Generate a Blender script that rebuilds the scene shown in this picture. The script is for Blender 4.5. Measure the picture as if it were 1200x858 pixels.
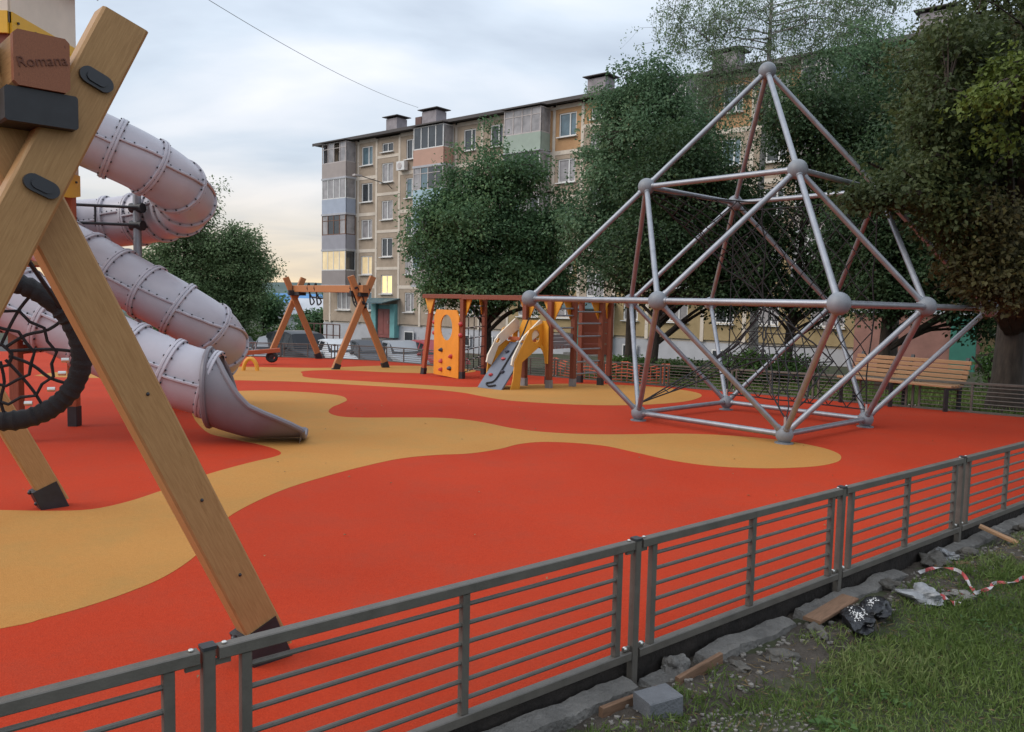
import bpy, bmesh, math, random
import numpy as np
from mathutils import Vector, Matrix, noise
from mathutils.geometry import tessellate_polygon

for o in list(bpy.data.objects):
    bpy.data.objects.remove(o)
R = math.radians
scene = bpy.context.scene
col = scene.collection
random.seed(7)

# ------------------------------------------------------------------ camera
CAM_Z = 1.463
cam = bpy.data.cameras.new('camera')
cam.sensor_fit = 'HORIZONTAL'
cam.sensor_width = 36.0
cam.lens = 929.8 / 1200 * 36.0
cam.clip_start = 0.05
cam.clip_end = 3000
camo = bpy.data.objects.new('camera', cam)
col.objects.link(camo)
_p, _r = 0.0802, 0.022
fwd = Vector((0, math.cos(_p), -math.sin(_p)))
right0, up0 = Vector((1, 0, 0)), Vector((0, math.sin(_p), math.cos(_p)))
right = right0 * math.cos(_r) + up0 * math.sin(_r)
up = up0 * math.cos(_r) - right0 * math.sin(_r)
camo.matrix_world = Matrix(((right.x, up.x, -fwd.x, 0), (right.y, up.y, -fwd.y, 0), (right.z, up.z, -fwd.z, CAM_Z), (0, 0, 0, 1)))
scene.camera = camo

# ------------------------------------------------------------------ sky
SUN_AZ, SUN_EL = R(-108), R(36)        # azimuth measured from +Y towards +X
world = bpy.data.worlds.new('World')
scene.world = world
world.use_nodes = True
wt = world.node_tree
wt.nodes.clear()
def wn(t, **k):
    n = wt.nodes.new(t)
    for a, b in k.items():
        setattr(n, a, b)
    return n
def wl(a, b):
    wt.links.new(a, b)
def wmath(op, a, b=None, c=None, clamp=False):
    n = wn('ShaderNodeMath', operation=op, use_clamp=clamp)
    for i, v in enumerate((a, b, c)):
        if v is None:
            continue
        if isinstance(v, (int, float)):
            n.inputs[i].default_value = v
        else:
            wl(v, n.inputs[i])
    return n.outputs[0]
def wmix(fac, a, b):
    n = wn('ShaderNodeMix', data_type='RGBA')
    for s, v in ((0, fac), (6, a), (7, b)):
        if isinstance(v, (int, float)):
            n.inputs[s].default_value = v
        elif isinstance(v, tuple):
            n.inputs[s].default_value = (*v, 1)
        else:
            wl(v, n.inputs[s])
    return n.outputs[2]
sky = wn('ShaderNodeTexSky', sky_type='NISHITA')
sky.sun_disc = False
sky.sun_elevation = SUN_EL
sky.sun_rotation = SUN_AZ
sky.air_density, sky.dust_density, sky.ozone_density = 1.2, 2.0, 1.5
tc = wn('ShaderNodeTexCoord')
sep = wn('ShaderNodeSeparateXYZ')
wl(tc.outputs['Generated'], sep.inputs[0])
dz = wmath('MAXIMUM', sep.outputs[2], 0.0)
den = wmath('ADD', dz, 0.16)
cx = wmath('DIVIDE', sep.outputs[0], den)
cy = wmath('DIVIDE', sep.outputs[1], den)
cmb = wn('ShaderNodeCombineXYZ')
wl(cx, cmb.inputs[0]); wl(cy, cmb.inputs[1])
mp = wn('ShaderNodeMapping')
mp.inputs['Scale'].default_value = (0.62, 1.0, 1.0)
mp.inputs['Rotation'].default_value = (0, 0, R(14))
wl(cmb.outputs[0], mp.inputs[0])
nz = wn('ShaderNodeTexNoise', noise_dimensions='3D')
nz.inputs['Scale'].default_value = 1.15
nz.inputs['Detail'].default_value = 7
nz.inputs['Roughness'].default_value = 0.46
nz.inputs['Distortion'].default_value = 0.35
wl(mp.outputs[0], nz.inputs['Vector'])
cr = wn('ShaderNodeValToRGB')
cr.color_ramp.elements[0].position = 0.38
cr.color_ramp.elements[0].color = (0.415, 0.475, 0.565, 1)
cr.color_ramp.elements[1].position = 0.66
cr.color_ramp.elements[1].color = (0.80, 0.81, 0.85, 1)
e_ = cr.color_ramp.elements.new(0.50)
e_.color = (0.56, 0.63, 0.72, 1)
wl(nz.outputs[0], cr.inputs[0])
# an overcast sky is brighter overhead than low down
lift = wmath('MULTIPLY_ADD', wmath('POWER', dz, 0.8), 1.25, 0.88)
cl = wn('ShaderNodeVectorMath', operation='SCALE')
wl(cr.outputs[0], cl.inputs[0]); wl(lift, cl.inputs['Scale'])
# evening glow low over the open side on the left
dot = wn('ShaderNodeVectorMath', operation='DOT_PRODUCT')
wl(tc.outputs['Generated'], dot.inputs[0])
dot.inputs[1].default_value = (math.sin(R(-24)), math.cos(R(-24)), 0)
az = wmath('POWER', wmath('MAXIMUM', dot.outputs['Value'], 0.0), 5.0)
low = wmath('POWER', wmath('SUBTRACT', 1.0, wmath('MINIMUM', wmath('MULTIPLY', dz, 5.6), 1.0)), 1.7)
brk = wmath('MULTIPLY_ADD', nz.outputs[0], 2.4, -0.35, clamp=True)
glow = wmath('MULTIPLY', wmath('MULTIPLY', az, low), brk, clamp=True)
withglow = wmix(glow, cl.outputs[0], (1.25, 0.93, 0.52))
sc10 = wn('ShaderNodeVectorMath', operation='SCALE')
wl(withglow, sc10.inputs[0]); sc10.inputs['Scale'].default_value = 10.0
mixed = wmix(0.86, sky.outputs[0], sc10.outputs[0])
bg = wn('ShaderNodeBackground')
wl(mixed, bg.inputs[0])
bg.inputs[1].default_value = 0.1
wo = wn('ShaderNodeOutputWorld')
wl(bg.outputs[0], wo.inputs[0])

# ------------------------------------------------------------------ sun behind the cloud
sun = bpy.data.lights.new('sun', 'SUN')
sun.energy = 1.5
sun.angle = R(40)
sun.color = (1.0, 0.93, 0.85)
suno = bpy.data.objects.new('sun', sun)
sd = Vector((math.sin(SUN_AZ) * math.cos(SUN_EL), math.cos(SUN_AZ) * math.cos(SUN_EL), math.sin(SUN_EL)))
suno.rotation_euler = (-sd).to_track_quat('-Z', 'Y').to_euler()
suno.location = sd * 60
col.objects.link(suno)

vs = scene.view_settings
vs.view_transform = 'Standard'
vs.look = 'None'
vs.exposure = 0.12
vs.gamma = 1.0
vs.use_curve_mapping = False

# ------------------------------------------------------------------ materials
MATS = {}
def mat(name, color, rough=0.6, metal=0.0, var=0.0, vscale=6.0, color2=None, bump=0.0, bscale=40.0, spec=0.5,
        coord='Object', stretch=None, emit=None, wear=None):
    """Principled material with noise-driven colour variation and fine relief."""
    m = bpy.data.materials.new(name)
    m.use_nodes = True
    t = m.node_tree
    b = t.nodes['Principled BSDF']
    b.inputs['Roughness'].default_value = rough
    b.inputs['Metallic'].default_value = metal
    b.inputs['Specular IOR Level'].default_value = spec
    b.inputs['Base Color'].default_value = (*color, 1)
    N = lambda ty, **k: _mk(t, ty, k)
    if coord == 'World':
        src = N('ShaderNodeNewGeometry').outputs['Position']
    else:
        src = N('ShaderNodeTexCoord').outputs['Object']
    if stretch:
        mp = N('ShaderNodeMapping')
        mp.inputs['Scale'].default_value = stretch
        t.links.new(src, mp.inputs[0]); src = mp.outputs[0]
    base = None
    if var or color2:
        nz = N('ShaderNodeTexNoise')
        nz.inputs['Scale'].default_value = vscale
        nz.inputs['Detail'].default_value = 6
        nz.inputs['Roughness'].default_value = 0.6
        t.links.new(src, nz.inputs['Vector'])
        rp = N('ShaderNodeValToRGB')
        c2 = color2 or tuple(c * (1 + var) for c in color)
        c1 = color if color2 else tuple(c * (1 - var) for c in color)
        rp.color_ramp.elements[0].position = 0.32; rp.color_ramp.elements[0].color = (*c1, 1)
        rp.color_ramp.elements[1].position = 0.68; rp.color_ramp.elements[1].color = (*c2, 1)
        t.links.new(nz.outputs[0], rp.inputs[0])
        base = rp.outputs[0]
        rr = N('ShaderNodeMapRange')
        rr.inputs[3].default_value = max(0.05, rough - 0.08); rr.inputs[4].default_value = min(1, rough + 0.1)
        t.links.new(nz.outputs[0], rr.inputs[0]); t.links.new(rr.outputs[0], b.inputs['Roughness'])
    if wear:
        wc, ws, wp = wear
        nw = N('ShaderNodeTexNoise')
        nw.inputs['Scale'].default_value = ws; nw.inputs['Detail'].default_value = 8; nw.inputs['Roughness'].default_value = 0.7
        t.links.new(src, nw.inputs['Vector'])
        rw = N('ShaderNodeValToRGB')
        rw.color_ramp.elements[0].position = wp; rw.color_ramp.elements[0].color = (0, 0, 0, 1)
        rw.color_ramp.elements[1].position = min(1, wp + 0.14); rw.color_ramp.elements[1].color = (1, 1, 1, 1)
        t.links.new(nw.outputs[0], rw.inputs[0])
        mx = N('ShaderNodeMix', data_type='RGBA')
        t.links.new(rw.outputs[0], mx.inputs[0])
        if base is None:
            mx.inputs[6].default_value = (*color, 1)
        else:
            t.links.new(base, mx.inputs[6])
        mx.inputs[7].default_value = (*wc, 1)
        base = mx.outputs[2]
    if base is not None:
        t.links.new(base, b.inputs['Base Color'])
    if bump:
        nb = N('ShaderNodeTexNoise')
        nb.inputs['Scale'].default_value = bscale; nb.inputs['Detail'].default_value = 5
        t.links.new(src, nb.inputs['Vector'])
        bp = N('ShaderNodeBump')
        bp.inputs['Strength'].default_value = bump; bp.inputs['Distance'].default_value = 0.02
        t.links.new(nb.outputs[0], bp.inputs['Height'])
        t.links.new(bp.outputs[0], b.inputs['Normal'])
    if emit:
        b.inputs['Emission Color'].default_value = (*emit[0], 1)
        b.inputs['Emission Strength'].default_value = emit[1]
    MATS[name] = m
    return m
def _mk(t, ty, k):
    n = t.nodes.new(ty)
    for a, b in k.items():
        setattr(n, a, b)
    return n

def wood_mat(name, c1, c2, rough=0.55, scale=9.0, stretch=(1, 1, 1)):
    """Timber: long grain drawn along the local length of the piece with knots."""
    m = bpy.data.materials.new(name)
    m.use_nodes = True
    t = m.node_tree
    b = t.nodes['Principled BSDF']
    b.inputs['Specular IOR Level'].default_value = 0.35
    tc = _mk(t, 'ShaderNodeTexCoord', {})
    mp = _mk(t, 'ShaderNodeMapping', {})
    mp.inputs['Scale'].default_value = stretch
    t.links.new(tc.outputs['UV'], mp.inputs[0])
    n1 = _mk(t, 'ShaderNodeTexNoise', {})
    n1.inputs['Scale'].default_value = scale; n1.inputs['Detail'].default_value = 7; n1.inputs['Roughness'].default_value = 0.65
    n1.inputs['Distortion'].default_value = 0.6
    t.links.new(mp.outputs[0], n1.inputs['Vector'])
    rp = _mk(t, 'ShaderNodeValToRGB', {})
    rp.color_ramp.elements[0].position = 0.3; rp.color_ramp.elements[0].color = (*c1, 1)
    rp.color_ramp.elements[1].position = 0.7; rp.color_ramp.elements[1].color = (*c2, 1)
    t.links.new(n1.outputs[0], rp.inputs[0])
    vo = _mk(t, 'ShaderNodeTexVoronoi', {})
    vo.inputs['Scale'].default_value = 1.0
    mp2 = _mk(t, 'ShaderNodeMapping', {})
    mp2.inputs['Scale'].default_value = (2.6, 7.0, 1)
    t.links.new(tc.outputs['UV'], mp2.inputs[0]); t.links.new(mp2.outputs[0], vo.inputs['Vector'])
    rk = _mk(t, 'ShaderNodeValToRGB', {})
    rk.color_ramp.elements[0].position = 0.03; rk.color_ramp.elements[0].color = (0.75, 0.75, 0.75, 1)
    rk.color_ramp.elements[1].position = 0.09; rk.color_ramp.elements[1].color = (0, 0, 0, 1)
    t.links.new(vo.outputs['Distance'], rk.inputs[0])
    mx = _mk(t, 'ShaderNodeMix', {'data_type': 'RGBA'})
    t.links.new(rk.outputs[0], mx.inputs[0]); t.links.new(rp.outputs[0], mx.inputs[6])
    mx.inputs[7].default_value = (c1[0] * 0.5, c1[1] * 0.42, c1[2] * 0.4, 1)
    t.links.new(mx.outputs[2], b.inputs['Base Color'])
    b.inputs['Roughness'].default_value = rough
    bp = _mk(t, 'ShaderNodeBump', {})
    bp.inputs['Strength'].default_value = 0.15; bp.inputs['Distance'].default_value = 0.01
    t.links.new(n1.outputs[0], bp.inputs['Height']); t.links.new(bp.outputs[0], b.inputs['Normal'])
    MATS[name] = m
    return m

def leaf_mat(name, c1, c2, c3, trans=0.42):
    m = bpy.data.materials.new(name)
    m.use_nodes = True
    t = m.node_tree
    b = t.nodes['Principled BSDF']
    b.inputs['Roughness'].default_value = 0.55
    b.inputs['Specular IOR Level'].default_value = 0.3
    g = _mk(t, 'ShaderNodeNewGeometry', {})
    rp = _mk(t, 'ShaderNodeValToRGB', {})
    rp.color_ramp.elements[0].position = 0.0; rp.color_ramp.elements[0].color = (*c1, 1)
    rp.color_ramp.elements[1].position = 1.0; rp.color_ramp.elements[1].color = (*c3, 1)
    e = rp.color_ramp.elements.new(0.6); e.color = (*c2, 1)
    nz = _mk(t, 'ShaderNodeTexNoise', {})
    nz.inputs['Scale'].default_value = 0.9; nz.inputs['Detail'].default_value = 3
    t.links.new(g.outputs['Position'], nz.inputs['Vector'])
    ad = _mk(t, 'ShaderNodeMath', {'operation': 'MULTIPLY_ADD'})
    ad.inputs[1].default_value = 0.38
    t.links.new(g.outputs['Random Per Island'], ad.inputs[0])
    mr = _mk(t, 'ShaderNodeMath', {'operation': 'MULTIPLY_ADD'})
    mr.inputs[1].default_value = 1.4; mr.inputs[2].default_value = -0.36
    t.links.new(nz.outputs[0], mr.inputs[0]); t.links.new(mr.outputs[0], ad.inputs[2])
    t.links.new(ad.outputs[0], rp.inputs[0])
    t.links.new(rp.outputs[0], b.inputs['Base Color'])
    tr = _mk(t, 'ShaderNodeBsdfTranslucent', {})
    t.links.new(rp.outputs[0], tr.inputs[0])
    mx = _mk(t, 'ShaderNodeMixShader', {})
    mx.inputs[0].default_value = trans
    t.links.new(b.outputs[0], mx.inputs[1]); t.links.new(tr.outputs[0], mx.inputs[2])
    t.links.new(mx.outputs[0], t.nodes['Material Output'].inputs[0])
    MATS[name] = m
    return m

def rubber_mat(name, color, color2):
    """Poured rubber crumb: coarse speckle, big soft blotches, rough."""
    m = mat(name, color, rough=0.88, coord='World', spec=0.12)
    t = m.node_tree
    b = t.nodes['Principled BSDF']
    g = _mk(t, 'ShaderNodeNewGeometry', {})
    vo = _mk(t, 'ShaderNodeTexVoronoi', {})
    vo.inputs['Scale'].default_value = 130
    t.links.new(g.outputs['Position'], vo.inputs['Vector'])
    bl = _mk(t, 'ShaderNodeTexNoise', {})
    bl.inputs['Scale'].default_value = 0.55; bl.inputs['Detail'].default_value = 7; bl.inputs['Roughness'].default_value = 0.62
    t.links.new(g.outputs['Position'], bl.inputs['Vector'])
    sw = _mk(t, 'ShaderNodeSeparateColor', {})
    t.links.new(vo.outputs['Color'], sw.inputs[0])
    ma = _mk(t, 'ShaderNodeMath', {'operation': 'MULTIPLY_ADD'})
    ma.inputs[1].default_value = 0.55
    t.links.new(sw.outputs[0], ma.inputs[0])
    mb_ = _mk(t, 'ShaderNodeMath', {'operation': 'MULTIPLY_ADD'})
    mb_.inputs[1].default_value = 2.0; mb_.inputs[2].default_value = -0.72
    t.links.new(bl.outputs[0], mb_.inputs[0]); t.links.new(mb_.outputs[0], ma.inputs[2])
    rp = _mk(t, 'ShaderNodeValToRGB', {})
    rp.color_ramp.elements[0].color = (*color, 1)
    rp.color_ramp.elements[1].color = (*color2, 1)
    t.links.new(ma.outputs[0], rp.inputs[0])
    # dust and scuffs
    du = _mk(t, 'ShaderNodeTexNoise', {})
    du.inputs['Scale'].default_value = 2.2; du.inputs['Detail'].default_value = 9; du.inputs['Roughness'].default_value = 0.75
    t.links.new(g.outputs['Position'], du.inputs['Vector'])
    dr = _mk(t, 'ShaderNodeValToRGB', {})
    dr.color_ramp.elements[0].position = 0.46; dr.color_ramp.elements[0].color = (0, 0, 0, 1)
    dr.color_ramp.elements[1].position = 0.78; dr.color_ramp.elements[1].color = (0.45, 0.45, 0.45, 1)
    t.links.new(du.outputs[0], dr.inputs[0])
    mx = _mk(t, 'ShaderNodeMix', {'data_type': 'RGBA'})
    t.links.new(dr.outputs[0], mx.inputs[0]); t.links.new(rp.outputs[0], mx.inputs[6])
    mx.inputs[7].default_value = (color[0] * 0.62, color[1] * 0.9 + 0.02, color[2] * 0.9 + 0.02, 1)
    t.links.new(mx.outputs[2], b.inputs['Base Color'])
    bp = _mk(t, 'ShaderNodeBump', {})
    bp.inputs['Strength'].default_value = 0.35; bp.inputs['Distance'].default_value = 0.004
    t.links.new(vo.outputs['Distance'], bp.inputs['Height']); t.links.new(bp.outputs[0], b.inputs['Normal'])
    return m

rubber_mat('red_rubber', (0.375, 0.033, 0.011), (0.475, 0.047, 0.016))
rubber_mat('yellow_rubber', (0.39, 0.178, 0.046), (0.49, 0.235, 0.066))
wood_mat('tan_wood', (0.32, 0.168, 0.062), (0.44, 0.250, 0.102), stretch=(1.2, 16, 1))
wood_mat('orange_wood', (0.34, 0.135, 0.050), (0.47, 0.21, 0.082), stretch=(1.2, 16, 1))
wood_mat('cap_brown', (0.21, 0.075, 0.038), (0.31, 0.115, 0.055), stretch=(6, 6, 1))
wood_mat('red_stain', (0.30, 0.07, 0.03), (0.42, 0.11, 0.045), stretch=(1.2, 14, 1))
wood_mat('brown_wood', (0.15, 0.04, 0.022), (0.24, 0.07, 0.036), stretch=(1.2, 14, 1))
wood_mat('bench_wood', (0.32, 0.175, 0.090), (0.44, 0.255, 0.135), stretch=(1.2, 14, 1))
wood_mat('grey_board', (0.13, 0.075, 0.045), (0.24, 0.14, 0.085), stretch=(1.2, 12, 1), rough=0.85)
mat('steel', (0.30, 0.31, 0.335), rough=0.42, metal=0.6, var=0.12, vscale=9, bump=0.05, bscale=60)
mat('grey_ball', (0.20, 0.215, 0.235), rough=0.5, var=0.12, vscale=7, bump=0.06, bscale=90)
mat('black_rope', (0.018, 0.017, 0.018), rough=0.85, bump=0.5, bscale=160)
mat('black_steel', (0.02, 0.02, 0.023), rough=0.5, var=0.3, vscale=14)
mat('dark_bolt', (0.022, 0.024, 0.03), rough=0.35)
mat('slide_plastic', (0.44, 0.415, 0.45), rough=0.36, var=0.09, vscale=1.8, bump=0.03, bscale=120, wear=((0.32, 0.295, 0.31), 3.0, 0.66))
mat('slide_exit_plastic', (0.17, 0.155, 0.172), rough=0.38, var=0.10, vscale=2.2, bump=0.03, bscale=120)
mat('fence_paint', (0.106, 0.095, 0.081), rough=0.5, var=0.16, vscale=11, bump=0.08, bscale=120, wear=((0.15, 0.135, 0.12), 7, 0.66))
mat('dark_cap', (0.03, 0.03, 0.033), rough=0.5)
mat('zinc', (0.65, 0.64, 0.6), rough=0.35, metal=0.8)
mat('yellow_panel', (0.66, 0.30, 0.03), rough=0.42, var=0.08, vscale=4)
mat('orange_panel', (0.72, 0.27, 0.022), rough=0.42, var=0.08, vscale=4)
mat('cream_panel', (0.70, 0.62, 0.50), rough=0.45, var=0.06, vscale=4)
mat('bright_yellow', (0.70, 0.40, 0.02), rough=0.42, var=0.06, vscale=4)
mat('ramp_grey', (0.13, 0.145, 0.18), rough=0.6, var=0.1, vscale=5)
mat('hold_red', (0.45, 0.05, 0.05), rough=0.5)
mat('hold_dark', (0.04, 0.04, 0.06), rough=0.5)
mat('concrete', (0.145, 0.137, 0.125), rough=0.9, var=0.3, vscale=7, bump=0.7, bscale=45, wear=((0.30, 0.29, 0.27), 6, 0.57), coord='World')
mat('block_grey', (0.13, 0.135, 0.145), rough=0.9, var=0.15, vscale=12, bump=0.4, bscale=90)
mat('rock', (0.10, 0.092, 0.08), rough=0.92, var=0.4, vscale=9, bump=0.8, bscale=40)
mat('black_plastic', (0.010, 0.010, 0.012), rough=0.28, bump=0.5, bscale=30)
mat('white_bits', (0.75, 0.74, 0.72), rough=0.6)
mat('tape_white', (0.45, 0.43, 0.43), rough=0.5)
mat('tape_red', (0.40, 0.06, 0.06), rough=0.5)
mat('plastic_film', (0.24, 0.245, 0.25), rough=0.3, var=0.3, vscale=20)
mat('edge_dark', (0.030, 0.024, 0.020), rough=0.95, var=0.4, vscale=8, bump=0.6, bscale=30)
mat('bark', (0.045, 0.034, 0.026), rough=0.95, var=0.45, vscale=12, bump=0.9, bscale=25, stretch=(1, 1, 0.25))
mat('birch_bark', (0.34, 0.32, 0.30), rough=0.85, wear=((0.03, 0.028, 0.026), 6, 0.5), stretch=(1, 1, 2.2))
# apartment block
mat('panel_brown', (0.32, 0.250, 0.186), rough=0.95, color2=(0.42, 0.332, 0.252), vscale=1.3, bump=0.5, bscale=60, wear=((0.23, 0.185, 0.15), 2.4, 0.6))
mat('panel_sunset_tint', (0.40, 0.225, 0.11), rough=0.95, color2=(0.50, 0.30, 0.155), vscale=1.3, bump=0.5, bscale=60, wear=((0.24, 0.14, 0.08), 2.4, 0.62))  # sunset warmth on the top storey, painted into the panel colour
mat('panel_yellow', (0.30, 0.22, 0.11), rough=0.95, color2=(0.40, 0.30, 0.16), vscale=1.3, bump=0.5, bscale=60)
mat('seam_paint', (0.60, 0.52, 0.43), rough=0.9, var=0.15, vscale=1.5, wear=((0.24, 0.2, 0.17), 3.0, 0.58))
mat('socle', (0.42, 0.42, 0.44), rough=0.9, var=0.12, vscale=1.0, wear=((0.2, 0.19, 0.18), 1.6, 0.6))
mat('roof_sheet', (0.060, 0.050, 0.048), rough=0.6, var=0.2, vscale=2)
mat('chimney_brick', (0.29, 0.26, 0.27), rough=0.9, var=0.2, vscale=3)
mat('white_frame', (0.68, 0.67, 0.65), rough=0.4, var=0.05, vscale=3)
mat('wood_frame', (0.16, 0.075, 0.045), rough=0.6)
mat('old_frame', (0.46, 0.41, 0.39), rough=0.7, var=0.2, vscale=5)
def glass_mat(name, c, rough=0.06, emit=None):
    return mat(name, c, rough=rough, spec=0.9, var=0.35, vscale=1.4, emit=emit)
glass_mat('glass_dark', (0.035, 0.04, 0.045))
glass_mat('glass_curtain', (0.30, 0.28, 0.28), rough=0.15)
glass_mat('glass_blue', (0.10, 0.16, 0.19))
glass_mat('glass_lit', (0.5, 0.4, 0.2), emit=((1.0, 0.72, 0.30), 0.95))
glass_mat('glass_lit_soft', (0.4, 0.33, 0.2), emit=((1.0, 0.74, 0.40), 0.42))
for nm, c in dict(par_beige=(0.34, 0.29, 0.27), par_blue=(0.36, 0.40, 0.48), par_grey=(0.30, 0.29, 0.32), par_brown=(0.27, 0.235, 0.225),
                  par_salmon=(0.46, 0.27, 0.20), par_sky=(0.34, 0.46, 0.52), par_green=(0.30, 0.36, 0.30)).items():
    mat(nm, c, rough=0.6, var=0.07, vscale=2.0)
mat('teal_paint', (0.15, 0.36, 0.36), rough=0.7, var=0.12, vscale=2)
mat('teal_metal', (0.07, 0.13, 0.15), rough=0.5, var=0.1, vscale=2)
mat('green_paint', (0.035, 0.17, 0.125), rough=0.6, var=0.12, vscale=2)
mat('pink_plaster', (0.30, 0.15, 0.12), rough=0.9, var=0.15, vscale=2)
mat('red_door', (0.25, 0.075, 0.065), rough=0.5, var=0.15, vscale=3)
mat('brown_rail', (0.11, 0.05, 0.04), rough=0.6)
# surroundings
mat('asphalt', (0.052, 0.050, 0.049), rough=0.95, var=0.2, vscale=1.2, bump=0.3, bscale=60, coord='World')
mat('lawn_soil', (0.030, 0.036, 0.014), rough=0.98, color2=(0.055, 0.058, 0.026), vscale=2.2, bump=0.9, bscale=26, coord='World', wear=((0.075, 0.062, 0.048), 1.3, 0.56))
mat('earth', (0.040, 0.031, 0.023), rough=0.98, color2=(0.080, 0.066, 0.052), vscale=9, bump=1.0, bscale=38, coord='World', wear=((0.14, 0.13, 0.12), 14, 0.6))
mat('pebble', (0.20, 0.185, 0.165), rough=0.95, var=0.4, vscale=30)
mat('hill_green', (0.055, 0.085, 0.075), rough=1.0, color2=(0.085, 0.12, 0.11), vscale=0.05, coord='World')
mat('far_blue', (0.06, 0.20, 0.42), rough=0.5, var=0.1, vscale=0.2)
mat('far_white', (0.50, 0.52, 0.55), rough=0.8, var=0.1, vscale=0.3)
mat('far_red', (0.26, 0.11, 0.085), rough=0.8, var=0.2, vscale=0.6)
mat('orange_net', (0.62, 0.12, 0.05), rough=0.6)
mat('car_black', (0.014, 0.016, 0.020), rough=0.35, spec=0.25)
mat('car_white', (0.50, 0.51, 0.52), rough=0.3, spec=0.3)
mat('car_silver', (0.26, 0.27, 0.285), rough=0.35, spec=0.3)
mat('car_red', (0.28, 0.03, 0.035), rough=0.35, spec=0.3)
mat('car_grey', (0.05, 0.052, 0.058), rough=0.35, spec=0.3)
mat('car_blue', (0.14, 0.32, 0.52), rough=0.3)
mat('car_glass', (0.012, 0.015, 0.018), rough=0.25, spec=0.3)
mat('tyre', (0.018, 0.018, 0.018), rough=0.9)
mat('rim', (0.40, 0.40, 0.42), rough=0.35, metal=0.7)
mat('lamp_white', (0.7, 0.7, 0.7), rough=0.15)
mat('lamp_red', (0.4, 0.02, 0.02), rough=0.2)
leaf_mat('leaf_maple', (0.042, 0.092, 0.044), (0.095, 0.180, 0.080), (0.20, 0.31, 0.13))
leaf_mat('leaf_linden', (0.056, 0.110, 0.055), (0.120, 0.205, 0.105), (0.24, 0.34, 0.18))
leaf_mat('leaf_dark', (0.024, 0.048, 0.022), (0.052, 0.096, 0.040), (0.125, 0.180, 0.072))
leaf_mat('leaf_birch', (0.11, 0.165, 0.085), (0.19, 0.27, 0.145), (0.30, 0.38, 0.22), trans=0.55)
leaf_mat('leaf_olive', (0.048, 0.042, 0.018), (0.085, 0.078, 0.030), (0.135, 0.130, 0.042))
leaf_mat('leaf_bright', (0.085, 0.120, 0.022), (0.140, 0.185, 0.035), (0.22, 0.27, 0.055), trans=0.4)
leaf_mat('leaf_poplar', (0.080, 0.130, 0.058), (0.145, 0.22, 0.10), (0.24, 0.32, 0.16))
leaf_mat('leaf_rowan', (0.034, 0.050, 0.018), (0.072, 0.096, 0.034), (0.14, 0.165, 0.056))
leaf_mat('leaf_bush', (0.038, 0.083, 0.022), (0.083, 0.158, 0.042), (0.180, 0.270, 0.075))
leaf_mat('leaf_grass', (0.075, 0.115, 0.025), (0.135, 0.200, 0.050), (0.29, 0.31, 0.13), trans=0.3)
leaf_mat('leaf_dry', (0.156, 0.117, 0.065), (0.234, 0.169, 0.078), (0.312, 0.247, 0.130), trans=0.2)

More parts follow.
